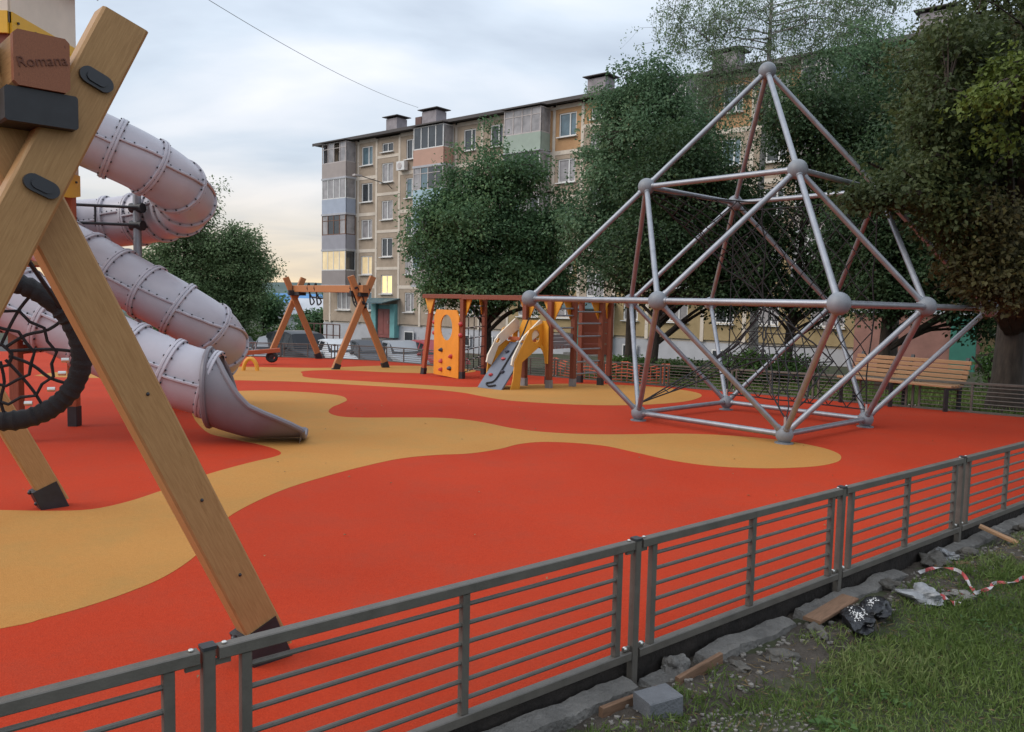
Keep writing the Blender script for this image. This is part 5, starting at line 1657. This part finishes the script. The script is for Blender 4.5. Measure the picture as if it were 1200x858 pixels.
# middle and right, beyond the back railing
tree('maple_tree', 'broad bushy dark green tree rising behind the climbing complex', (-0.85, 25.2), 4.6,
     [(-0.85, 25.2, 3.9, 2.3, 2.2, 2.3), (-2.0, 24.6, 3.0, 1.5, 1.4, 1.5), (0.75, 24.8, 3.1, 1.5, 1.4, 1.6), (-1.75, 25, 5.2, 0.6, 0.6, 1.1), (-0.75, 25, 5.9, 0.5, 0.5, 1.0), (0.35, 25, 5.5, 0.7, 0.7, 1.1), (-2.9, 24.6, 3.9, 0.6, 0.6, 0.9), (1.3, 24.8, 4.4, 0.6, 0.6, 0.9), (-0.8, 24.4, 2.0, 2.2, 1.4, 0.9), (-2.2, 24.2, 1.9, 1.1, 1.0, 0.8), (0.8, 24.2, 1.9, 1.1, 1.0, 0.8)],
     'leaf_maple', 600, 120, 0.100, 1, 0.17, sig=0.28)
tree('linden_tree', 'tall pale green tree right of the broad bushy one, against the roof', (3.5, 23.6), 7.2,
     [(3.5, 23.6, 5.6, 2.0, 1.9, 2.6), (2.5, 23.2, 3.8, 1.6, 1.5, 1.8), (4.8, 23.4, 5.6, 1.7, 1.5, 2.4), (4.0, 23.4, 7.7, 1.2, 1.1, 1.3), (3.0, 23.4, 7.0, 0.8, 0.8, 0.9)],
     'leaf_linden', 600, 108, 0.094, 2, 0.16, sig=0.28)
tree('maple_tree', 'dark dense tree directly behind the left corner of the steel pyramid', (3.52, 20.3), 4.2,
     [(4.2, 20.4, 3.6, 2.0, 1.6, 2.2), (3.2, 20.2, 2.5, 1.5, 1.2, 1.0), (5.2, 20.3, 2.6, 1.3, 1.2, 1.2), (4.4, 20.3, 5.0, 1.3, 1.2, 1.2), (5.5, 20.3, 1.9, 1.1, 0.9, 0.8), (5.7, 20.5, 3.8, 0.8, 0.8, 1.0)],
     'leaf_dark', 540, 112, 0.090, 3, 0.15, lean=(0.5, 0), sig=0.28)
tree('birch_tree', 'slender weeping birch standing tallest behind the pyramid', (7.75, 25.5), 12.0,
     [(7.3, 25.5, 10.4, 2.6, 2.2, 1.8), (5.6, 25.5, 9.9, 1.5, 1.3, 1.2), (9.3, 25.3, 9.6, 2.2, 1.8, 2.0), (7.6, 25.4, 8.0, 1.6, 1.5, 1.6), (11.0, 25.0, 11.0, 1.8, 1.6, 1.5), (6.2, 25.2, 8.2, 1.3, 1.2, 1.4), (4.9, 25.3, 10.6, 0.9, 0.8, 0.7)],
     'leaf_birch', 270, 120, 0.068, 4, 0.15, bark='birch_bark', hang=True)
tree('alder_tree', 'dark tree behind the right half of the pyramid net', (7.05, 20.4), 5.0,
     [(7.9, 20.2, 4.7, 1.5, 1.4, 2.2), (7.2, 20.0, 6.2, 1.5, 1.4, 1.2), (8.7, 20.0, 2.8, 1.1, 1.0, 1.2), (9.3, 20.3, 5.8, 1.5, 1.4, 1.6), (6.0, 20.7, 2.0, 0.9, 0.8, 0.8), (6.1, 20.8, 3.9, 0.7, 0.7, 0.8), (10.3, 20.3, 3.0, 1.0, 0.9, 1.3), (7.7, 20.1, 2.1, 1.3, 1.0, 1.2), (6.5, 20.4, 3.0, 0.9, 0.8, 1.1)],
     'leaf_dark', 640, 106, 0.088, 5, 0.13, lean=(0.3, 0), sig=0.27)
tree('alder_tree', 'low-branched dark tree above the bench', (8.25, 17.6), 4.4,
     [(8.3, 17.4, 3.2, 1.3, 1.2, 2.0), (9.3, 17.0, 2.6, 1.3, 1.2, 1.5), (9.0, 17.2, 4.6, 1.5, 1.3, 1.5), (7.9, 17.2, 1.8, 1.0, 0.8, 0.8), (10.2, 17.0, 2.0, 1.2, 1.0, 1.1), (7.5, 17.4, 3.1, 0.9, 0.8, 1.0)],
     'leaf_dark', 520, 100, 0.082, 6, 0.14, sig=0.26)
tree('linden_tree', 'tall grey-green tree in the gap between birch and near right tree', (11.5, 24.0), 8.0,
     [(11.5, 24.0, 7.0, 2.6, 2.0, 2.8), (10.0, 23.6, 8.4, 1.6, 1.4, 1.4), (13.5, 23.5, 8.0, 2.2, 2.0, 2.4)],
     'leaf_linden', 400, 100, 0.092, 12, 0.16, sig=0.28)
tree('rowan_tree', 'big olive-brown tree at the right whose branches hang across the pyramid', (7.95, 12.7), 6.2,
     [(8.3, 12.2, 4.6, 2.0, 1.6, 2.6), (6.6, 11.6, 3.9, 1.2, 1.0, 1.5), (7.2, 11.4, 5.8, 1.9, 1.3, 1.4), (6.6, 11.0, 2.6, 0.9, 0.7, 0.8, 'leaf_olive'), (7.4, 11.0, 2.05, 0.9, 0.7, 0.6, 'leaf_olive'),
      (5.5, 10.6, 4.5, 0.9, 0.8, 0.9), (5.4, 10.0, 3.5, 0.75, 0.6, 0.6), (4.85, 9.3, 2.95, 0.60, 0.42, 0.34), (4.25, 9.05, 2.74, 0.46, 0.36, 0.18), (5.4, 9.2, 2.45, 0.50, 0.40, 0.42, 'leaf_olive'),
      (5.75, 9.15, 1.98, 0.42, 0.36, 0.42, 'leaf_olive'), (6.4, 10.4, 4.4, 1.0, 0.8, 0.8, 'leaf_olive'),
      (5.2, 8.6, 4.00, 0.34, 0.3, 0.12, 'leaf_bright'), (4.85, 8.5, 3.66, 0.26, 0.25, 0.08, 'leaf_bright'), (5.2, 8.7, 3.30, 0.2, 0.2, 0.08, 'leaf_bright'), (5.45, 9.1, 1.72, 0.30, 0.28, 0.30, 'leaf_olive'), (5.3, 9.1, 2.05, 0.40, 0.30, 0.30, 'leaf_olive'), (5.7, 9.6, 4.2, 0.7, 0.6, 0.6), (5.6, 9.8, 3.3, 0.7, 0.6, 0.6), (9.0, 11.0, 3.2, 1.4, 1.0, 1.3),
      (7.4, 8.2, 5.4, 1.9, 1.7, 1.2), (6.6, 5.6, 5.2, 1.6, 1.5, 0.9),  # out-of-view lobes, added to shade the near verge
      (4.75, 9.2, 3.62, 0.45, 0.4, 0.45), (4.45, 9.2, 3.05, 0.5, 0.4, 0.32), (3.88, 9.1, 2.72, 0.32, 0.28, 0.13), (4.95, 9.2, 2.55, 0.45, 0.4, 0.35), (5.25, 9.2, 2.02, 0.38, 0.3, 0.35, 'leaf_olive'), (5.65, 9.2, 1.74, 0.36, 0.3, 0.3, 'leaf_olive'), (5.0, 9.3, 4.5, 0.6, 0.5, 0.6)],
     'leaf_rowan', 1500, 74, 0.062, 7, 0.24, sig=0.145, wexp=0.5)
# left, beyond the car park
tree('poplar_tree', 'tall loose grey-green tree behind the spiral slide', (-15.8, 38.5), 6.2,
     [(-15.7, 38.5, 3.6, 1.9, 1.9, 2.8), (-15.0, 38.2, 5.7, 0.9, 0.9, 1.5), (-17.2, 38.4, 2.2, 1.6, 1.5, 2.0), (-14.7, 38, 1.2, 1.6, 1.5, 1.6)],
     'leaf_poplar', 460, 96, 0.120, 8, 0.17, sig=0.34)
tree('poplar_tree', 'rounded green tree at the left edge of the open sky', (-13.4, 38.8), 4.6,
     [(-13.5, 38.8, 3.2, 1.5, 1.6, 2.1), (-12.6, 38.6, 2.4, 1.0, 1.1, 1.4), (-14.0, 38.6, 1.0, 1.6, 1.5, 1.4)],
     'leaf_poplar', 380, 96, 0.118, 9, 0.15, sig=0.34)
for i, (x, y, r_, h_, lab) in enumerate((
        (-13.2, 37.9, 1.5, 2.0, 'leafy bush under the rounded tree, left of the black off-roader'), (-11.5, 39.5, 1.3, 1.8, 'leafy bush between the rounded tree and the small white house'),
        (-17.5, 38, 1.8, 2.1, 'leafy bush at the far left behind the tube slides'))):
    z = hz(x, y)
    tree('bush', lab, (x, y), z + h_ * 0.7, [(x, y, z + h_ * 0.5, r_, r_ * 0.9, h_ * 0.55)], 'leaf_bush', 70, 60, 0.14, 20 + i, 0.05, cat='bush', stems=3, group='bushes by the car park')
for i, (x, y, r_, h_, lab) in enumerate((
        (-24.5, 78, 2.6, 4.6, 'small dark tree left of the white gabled house'), (-21.0, 92, 2.2, 5.0, 'small tree behind the white gabled house'), (-18.0, 73, 1.8, 2.6, 'low green shrub beside the apartment block corner'),
        (-29, 84, 3.2, 5.0, 'round tree below the blue-roofed warehouse'))):
    z = hz(x, y)
    tree('far_tree', lab, (x, y), z + h_ * 0.75, [(x, y, z + h_ * 0.58, r_, r_, h_ * 0.45)], 'leaf_maple', 80, 55, 0.3, 30 + i, 0.12, sig=0.5, group='small trees near the far houses')
for i, (x, y, r_, h_, lab) in enumerate((
        (5.6, 19.0, 0.85, 1.05, 'leafy green shrub behind the railing below the pyramid net'), (6.8, 19.6, 0.9, 1.0, 'leafy green shrub beside the dark trunk behind the net'),
        (2.9, 19.9, 0.8, 0.75, 'low flowering shrub right of the climbing complex'), (9.9, 15.6, 0.7, 1.4, 'pale green shrub beside the annexe behind the bench'), (4.2, 21.0, 0.8, 0.7, 'low green shrub at the foot of the dark dense tree'))):
    z = gz(x, y)
    tree('shrub', lab, (x, y), z + h_ * 0.7, [(x, y, z + h_ * 0.5, r_, r_ * 0.8, h_ * 0.5)], 'leaf_bush', 46, 60, 0.085, 40 + i, 0.03, cat='shrub', sig=0.14, stems=3, group='shrubs beyond the far railing')
# rough grass beyond the back railing
rg = np.random.default_rng(77)
n = 26000
t = rg.uniform(-3, 12.5, n); dd = rg.uniform(0.15, 1, n) ** 1.4 * 7.5
gx = RIGHT_P.x - RIGHT_D.x * t + RIGHT_D.y * dd; gy = RIGHT_P.y - RIGHT_D.y * t - RIGHT_D.x * dd
C = np.stack([gx, gy, np.array([gz(a, c) for a, c in zip(gx, gy)]) + 0.10], 1)
me = leaf_mesh('rough_grass', C, rg.normal(size=(n, 3)) * 0.35 + np.array([0, 0, 1.0]), rg.normal(size=(n, 3)), rg.uniform(0.16, 0.40, n), rg.uniform(0.02, 0.045, n))
me.materials.append(MATS['leaf_grass'])
go = bpy.data.objects.new('rough_grass', me); col.objects.link(go)
tag(go, 'rough green grass growing beyond the far railing', 'grass', kind='stuff')

# ------------------------------------------------------------------ foreground: lawn, rubble, litter
def lawn_z(x, y):
    d_ = fence_dist(x, y)
    return -0.125 + 0.030 * noise.noise((x * 1.1, y * 1.1, 3)) + 0.014 * noise.noise((x * 4.5, y * 4.5, 5)) + 0.03 * min(1, max(0, d_ - 0.35))
def earth_z(x, y):
    d_ = fence_dist(x, y)
    edge = max(0.0, d_ - 0.19 - 0.16 * noise.noise((x * 1.7, y * 1.7, 9)))
    return -0.135 + 0.025 * noise.noise((x * 3, y * 3, 1)) + 0.022 * noise.noise((x * 9, y * 9, 2)) + 0.012 * noise.noise((x * 24, y * 24, 4)) + 0.045 * math.exp(-((d_ - 0.28) / 0.14) ** 2) - 0.16 * edge
nx_, ny_ = 130, 60
ox = Vector((NEAR_D.y, -NEAR_D.x))
def strip(name, t0, t1, d0, d1, nt, nd, fn, m):
    b = MB()
    for j in range(nd + 1):
        for i in range(nt + 1):
            q = NEAR_P + NEAR_D * (t0 + (t1 - t0) * i / nt) + ox * (d0 + (d1 - d0) * j / nd)
            b.v.append((q.x, q.y, fn(q.x, q.y)))
    w_ = nt + 1
    b.f = [(j * w_ + i, (j + 1) * w_ + i, (j + 1) * w_ + i + 1, j * w_ + i + 1) for j in range(nd) for i in range(nt)]
    return struct(name, b, m, True)
strip('lawn', -4, 11, 0.02, 4.2, 110, 40, lawn_z, 'lawn_soil')
strip('bare_earth', -4, 10, -0.03, 0.85, 420, 34, earth_z, 'earth')
# grass blades
rg = np.random.default_rng(5)
n = 150000
t = rg.uniform(-1.8, 5.6, n); dd = 0.15 + rg.uniform(0, 1, n) ** 0.9 * 2.6
gx = NEAR_P.x + NEAR_D.x * t + ox.x * dd; gy = NEAR_P.y + NEAR_D.y * t + ox.y * dd
keep = np.array([noise.noise((a * 1.6, c * 1.6, 7)) + 0.55 * noise.noise((a * 5, c * 5, 8)) + min(0.9, (d_ - 0.26) * 2.0) > rr for a, c, d_, rr in zip(gx, gy, dd, rg.uniform(-0.25, 0.55, n))])
ingr = np.hypot(gx - 0.96, (gy - 2.80) * 1.3) < 0.22
keep &= ~(ingr & (rg.uniform(0, 1, n) < 0.85))
gx, gy = gx[keep], gy[keep]; n = len(gx)
hgt = rg.uniform(0.03, 0.085, n) * (0.8 + 0.5 * np.array([noise.noise((a * 2.2, c * 2.2, 12)) for a, c in zip(gx, gy)]))
zz = np.array([max(lawn_z(a, c), earth_z(a, c)) for a, c in zip(gx, gy)])
D = rg.normal(size=(n, 3)) * 0.55 + np.array([0, 0, 0.85])
me = leaf_mesh('grass', np.stack([gx, gy, zz + hgt * 0.38], 1), D, rg.normal(size=(n, 3)), hgt, rg.uniform(0.003, 0.007, n), 0.3)
me.materials.append(MATS['leaf_grass'])
go = bpy.data.objects.new('grass', me); col.objects.link(go)
tag(go, 'short patchy green grass in the bottom right corner', 'grass', kind='stuff')
# broad leaved weeds and dry stalks among it
n = 2600
t = rg.uniform(-1.0, 5.2, n); dd = 0.42 + rg.uniform(0, 1, n) * 2.2
cl_ = rg.integers(0, 160, n); cc = rg.normal(size=(160, 2)) * 0.0
ct, cd = rg.uniform(-1.0, 5.2, 160), 0.45 + rg.uniform(0, 1, 160) * 2.1
t = ct[cl_] + rg.normal(size=n) * 0.045; dd = cd[cl_] + rg.normal(size=n) * 0.045
gx = NEAR_P.x + NEAR_D.x * t + ox.x * dd; gy = NEAR_P.y + NEAR_D.y * t + ox.y * dd
zz = np.array([max(lawn_z(a, c), earth_z(a, c)) for a, c in zip(gx, gy)]) + rg.uniform(0.01, 0.045, n)
me = leaf_mesh('weeds', np.stack([gx, gy, zz], 1), rg.normal(size=(n, 3)) * np.array([1, 1, 0.35]), rg.normal(size=(n, 3)) * 0.35 + np.array([0, 0, 1]), rg.uniform(0.015, 0.042, n), rg.uniform(0.010, 0.026, n))
me.materials.append(MATS['leaf_bush'])
go = bpy.data.objects.new('weeds', me); col.objects.link(go)
tag(go, 'small broad-leaved weeds scattered through the grass', 'weeds', kind='stuff')
n = 5000
t = rg.uniform(-1.5, 5.2, n); dd = 0.22 + rg.uniform(0, 1, n) ** 1.3 * 1.6
gx = NEAR_P.x + NEAR_D.x * t + ox.x * dd; gy = NEAR_P.y + NEAR_D.y * t + ox.y * dd
zz = np.array([max(lawn_z(a, c), earth_z(a, c)) for a, c in zip(gx, gy)]) + 0.012
me = leaf_mesh('dry_stalks', np.stack([gx, gy, zz], 1), rg.normal(size=(n, 3)) * np.array([1, 1, 0.25]), rg.normal(size=(n, 3)) + np.array([0, 0, 1.0]), rg.uniform(0.02, 0.07, n), rg.uniform(0.002, 0.005, n))
me.materials.append(MATS['leaf_dry'])
go = bpy.data.objects.new('dry_stalks', me); col.objects.link(go)
tag(go, 'dry yellow stalks lying between grass and bare earth', 'dry grass', kind='stuff')

def rock_mb(c, r_, sc, seed, sub=2, rough=0.28):
    bm = bmesh.new(); bmesh.ops.create_icosphere(bm, subdivisions=sub, radius=1.0)
    rot = Matrix.Rotation(seed * 1.3, 3, 'Z')
    b = MB()
    vs_ = []
    for v in bm.verts:
        k = 1 + rough * noise.noise(v.co * 1.4 + Vector((seed * 7.1, 0, 0))) * 2 + rough * 0.5 * noise.noise(v.co * 4 + Vector((0, seed * 3.3, 0)))
        k += rough * 0.30 * noise.noise(v.co * 9 + Vector((seed, 0, 2))) + rough * 0.16 * noise.noise(v.co * 19)
        p = Vector((v.co.x * sc[0], v.co.y * sc[1], v.co.z * sc[2])) * r_ * k
        vs_.append(Vector(c) + rot @ p)
    b.add(vs_, [tuple(v.index for v in f.verts) for f in bm.faces])
    bm.free()
    return b
def nf(t, d_):       # point on the ground beside the near railing: metres along it, metres out from it
    q = NEAR_P + NEAR_D * t + ox * d_
    return Vector((q.x, q.y, earth_z(q.x, q.y)))
def ft(x, y):
    v = Vector((x, y)) - NEAR_P
    return v.dot(NEAR_D), fence_dist(x, y)
# gravel patch
b = MB()
rg = np.random.default_rng(9)
for i in range(420):
    a, r_ = rg.uniform(0, 6.28), 0.30 * math.sqrt(rg.uniform(0, 1))
    x, y = 0.98 + r_ * math.cos(a) * 1.2, 2.78 + r_ * math.sin(a) * 0.8
    s_ = rg.uniform(0.004, 0.012)
    b.ball((x, y, max(lawn_z(x, y), earth_z(x, y)) + s_ * 0.3), s_, 5, 3, (1, rg.uniform(.7, 1), .6), 0.2, i)
for i in range(900):
    t, d_ = rg.uniform(-1.6, 5.5), abs(rg.normal()) * 0.22 + 0.06
    p = nf(t, d_); s_ = rg.uniform(0.004, 0.016)
    b.ball((p.x, p.y, p.z + s_ * 0.3), s_, 5, 3, (1, rg.uniform(.7, 1), .65), 0.2, i)
go = struct('gravel', b, 'pebble', False, 'stuff'); tag(go, 'loose gravel and crumbs of concrete along the railing foot', 'gravel')
# broken concrete kerb haunching under the railing
rk = random.Random(3)
KL_ = ['concrete footing strip under the railing at the bottom edge of the photo', 'concrete footing strip under the railing by the white rock', 'rough pale concrete footing strip behind the black bags', 'pale concrete footing strip near the leaning board', 'concrete footing strip at the far right end of the near railing']
for i, (t0, t1, dd0, zt) in enumerate(((-1.6, -0.02, 0.055, -0.075), (0.02, 0.30, 0.07, -0.115), (0.38, 1.12, 0.075, -0.080), (1.22, 2.35, 0.060, -0.085), (2.75, 4.6, 0.055, -0.08))):
    b = MB()
    n = int((t1 - t0) / 0.025)
    rows = []
    for j in range(n + 1):
        t = t0 + (t1 - t0) * j / n
        w0 = dd0 - 0.065 + 0.012 * noise.noise((t * 6, 1, i)); w1 = dd0 + 0.022 + 0.014 * noise.noise((t * 5, 4, i)) + 0.012 * noise.noise((t * 21, 4, i))
        zt_ = zt + 0.018 * noise.noise((t * 4, 7, i)) + 0.008 * noise.noise((t * 19, 7, i))
        ends = -0.05 if j in (0, n) else 0
        q0, q1 = NEAR_P + NEAR_D * t + ox * w0, NEAR_P + NEAR_D * t + ox * w1
        qm = (q0 + q1) / 2
        rows.append([(q0.x, q0.y, -0.24), (q0.x, q0.y, zt_ + ends), (qm.x, qm.y, zt_ + ends + 0.008 * noise.noise((t * 30, 2, i))), (q1.x, q1.y, zt_ - 0.012 + ends), (q1.x + ox.x * 0.012, q1.y + ox.y * 0.012, -0.24)])
    b.add([p for r_ in rows for p in r_], [])
    for j in range(n):
        for k in range(4):
            b.f.append((j * 5 + k, (j + 1) * 5 + k, (j + 1) * 5 + k + 1, j * 5 + k + 1))
    b.f += [(0, 1, 2, 3, 4), tuple(n * 5 + k for k in (4, 3, 2, 1, 0))]
    one('concrete_footing', b, 'concrete', KL_[i], 'concrete', 'concrete footings under the near railing', 35)
# rocks
for x, y, r_, sc, lab, m_ in ((0.735, 3.345, 0.062, (1.1, .8, .75), 'pale broken rock leaning on the railing post', 'concrete'), (1.50, 3.74, 0.058, (1.5, .7, .45), 'flat grey stone in front of the black bags', 'rock'),
                              (1.24, 3.46, 0.050, (1.3, 1, .5), 'low dark stone lump left of the flat stone', 'rock'), (2.19, 4.42, 0.065, (1.0, .8, .6), 'rounded grey stone above the plastic sheeting', 'rock'),
                              (2.68, 4.85, 0.085, (1.2, .9, .6), 'stone lump in the debris below the leaning board', 'rock'), (3.75, 5.62, 0.085, (1.1, .9, .6), 'grey boulder at the right edge by the railing', 'rock'),
                              (1.02, 3.36, 0.032, (1.4, .9, .5), 'small crumbly stone between footing and grass', 'rock'), (2.50, 4.28, 0.06, (1.3, .9, .5), 'small pale stone beside the striped tape', 'concrete'), (2.98, 5.02, 0.07, (1.2, .9, .55), 'dark stone near the foot of the leaning board', 'rock'),
                              (1.72, 4.02, 0.05, (1.3, .8, .5), 'small stone tucked behind the black bags', 'rock')):
    z = max(earth_z(x, y), lawn_z(x, y))
    one('stone', rock_mb((x, y, z + r_ * sc[2] * 0.35), r_, sc, x * 3.1 + y, 4, 0.34), m_, lab, 'stone', smooth=55)
# grey concrete block
x, y = 0.60, 2.955
z = earth_z(x, y)
b = MB(); b.beam((x - 0.075, y - 0.03, z + 0.03), (x + 0.062, y + 0.035, z + 0.036), 0.115, 0.085, ch=0.004)
one('concrete_block', b, 'block_grey', 'grey square-cut concrete block lying on the grass edge', 'block')
# boards
def board(p, q, w_, h_, lab, up_=(0, 0, 1), m_='grey_board'):
    b = MB(); b.beam(p, q, w_, h_, up_, ch=0.003); one('board', b, m_, lab, 'board')
a, c = nf(-0.30, 0.115), nf(0.02, 0.125)
board(a + Vector((0, 0, 0.010)), c + Vector((0, 0, 0.012)), 0.022, 0.058, 'short weathered board on edge left of the concrete block')
a, c = nf(0.13, 0.135), nf(0.44, 0.125)
board(a + Vector((0, 0, 0.012)), c + Vector((0, 0, 0.022)), 0.022, 0.055, 'short weathered board on edge right of the concrete block')
a, c = nf(1.12, 0.16), nf(1.55, 0.13)
board(a + Vector((0, 0, 0.045)), c + Vector((0, 0, 0.055)), 0.09, 0.018, 'thin dark plank lying across the black bags')
board((3.24, 5.36, 0.0), (3.42, 5.22, -0.075), 0.055, 0.022, 'pale timber offcut leaning out from the railing', m_='bench_wood')
a, c = nf(2.62, 0.10), nf(2.9, 0.2)
board(a + Vector((0, 0, 0.03)), c + Vector((0, 0, 0.0)), 0.05, 0.02, 'short broken plank in the debris below the leaning offcut')
# black bags with pale crumbs
for i, (x, y, ang, s_) in enumerate(((1.74, 3.83, 0.35, 1.0), (1.90, 3.98, 0.5, 0.92))):
    z = max(earth_z(x, y), lawn_z(x, y))
    o = root('rubbish_bag', ['front black plastic bag sprinkled with white crumbs by the railing', 'rear black plastic bag sprinkled with white crumbs by the railing'][i], 'bag', (x, y, z))
    b = rock_mb((x, y, z + 0.035), 0.092 * s_, (1.45, 0.85, 0.46), 1.0 + i * 2.2, 4, 0.22)
    part('bag', b, 'black_plastic', o, True)
    b = MB()
    for k in range(150):
        a = rk.uniform(-1, 1); r_ = rk.gauss(0, 0.35)
        cs, sn = math.cos(1.3 * (1.0 + i * 2.2)), math.sin(1.3 * (1.0 + i * 2.2))
        u, v = a * 0.10 * s_ * 1.0, r_ * 0.055 * s_
        b.ball((x + cs * u - sn * v, y + sn * u + cs * v, z + 0.035 + 0.046 * s_ * math.sqrt(max(0.05, 1 - (a * 0.8) ** 2 - (r_ * 0.9) ** 2))), rk.uniform(0.002, 0.0048), 5, 3)
    part('crumbs', b, 'white_bits', o)['kind'] = 'stuff'
# crumpled plastic sheeting and striped barrier tape
def crumple(name, x, y, r_, lab, m_, seed):
    z = max(earth_z(x, y), lawn_z(x, y))
    one(name, rock_mb((x, y, z + r_ * 0.35), r_, (1.2, 0.85, 0.6), seed, 4, 0.42), m_, lab, 'litter', smooth=20)
crumple('plastic_sheeting', 2.26, 4.22, 0.085, 'crumpled greyish plastic sheeting lying on the grass edge', 'plastic_film', 4.4)
crumple('plastic_sheeting', 2.80, 4.98, 0.06, 'small crumpled plastic scrap in the debris by the leaning offcut', 'plastic_film', 6.1)
def tape(lab, pts, w_=0.020):
    P = catmull([(x, y, max(earth_z(x, y), lawn_z(x, y)) + h_) for x, y, h_ in pts], 7)
    o = root('barrier_tape', lab, 'tape', tuple(P[0]))
    n = len(P)
    L, R_ = [], []
    for i, p in enumerate(P):
        t = (P[min(n - 1, i + 1)] - P[max(0, i - 1)]).normalized()
        tw = 0.9 * math.sin(i * 0.55) + 0.6
        sd_ = Vector((-t.y, t.x, 0)) * math.cos(tw) + Vector((0, 0, 1)) * math.sin(tw)
        L.append(p + sd_ * w_ / 2); R_.append(p - sd_ * w_ / 2)
    for par in (0, 1):
        b = MB()
        for i in range(n - 1):
            if (i // 3) % 2 == par:
                b.add([L[i], R_[i], R_[i+1], L[i+1]], [(0, 1, 2, 3)])
        part(['white_stripe', 'red_stripe'][par], b, ['tape_white', 'tape_red'][par], o)
tape('red and white barrier tape trailing from the debris down into the grass', [(2.42, 4.56, 0.03), (2.58, 4.66, 0.05), (2.68, 4.60, 0.03), (2.66, 4.44, 0.02), (2.60, 4.30, 0.02), (2.50, 4.26, 0.03), (2.46, 4.32, 0.03)])
tape('red and white barrier tape lying towards the right edge on the grass', [(2.58, 4.27, 0.03), (2.72, 4.36, 0.04), (2.82, 4.48, 0.025), (2.95, 4.50, 0.03), (3.04, 4.56, 0.04), (3.12, 4.50, 0.03)])
tape('scrap of red and white tape on the crumpled sheeting', [(2.33, 4.20, 0.06), (2.38, 4.18, 0.05), (2.42, 4.16, 0.02), (2.45, 4.19, 0.02)], 0.03)
# fallen leaves and specks on the rubber
n = 130
rg = np.random.default_rng(31)
gx = rg.uniform(-4.5, 6.5, n); gy = rg.uniform(2.2, 12, n)
ok = np.array([fence_dist(a, c) < -0.1 for a, c in zip(gx, gy)])
gx, gy = gx[ok], gy[ok]; n = len(gx)
me = leaf_mesh('fallen_leaves', np.stack([gx, gy, np.array([hr(c) for c in gy]) + 0.012], 1), rg.normal(size=(n, 3)) * np.array([1, 1, .15]), rg.normal(size=(n, 3)) * .2 + np.array([0, 0, 1]), rg.uniform(0.010, 0.032, n), rg.uniform(0.008, 0.02, n), 0.3)
me.materials.append(MATS['leaf_dry'])
go = bpy.data.objects.new('fallen_leaves', me); col.objects.link(go)
tag(go, 'few small dry leaves scattered over the rubber surface', 'leaves', kind='stuff')
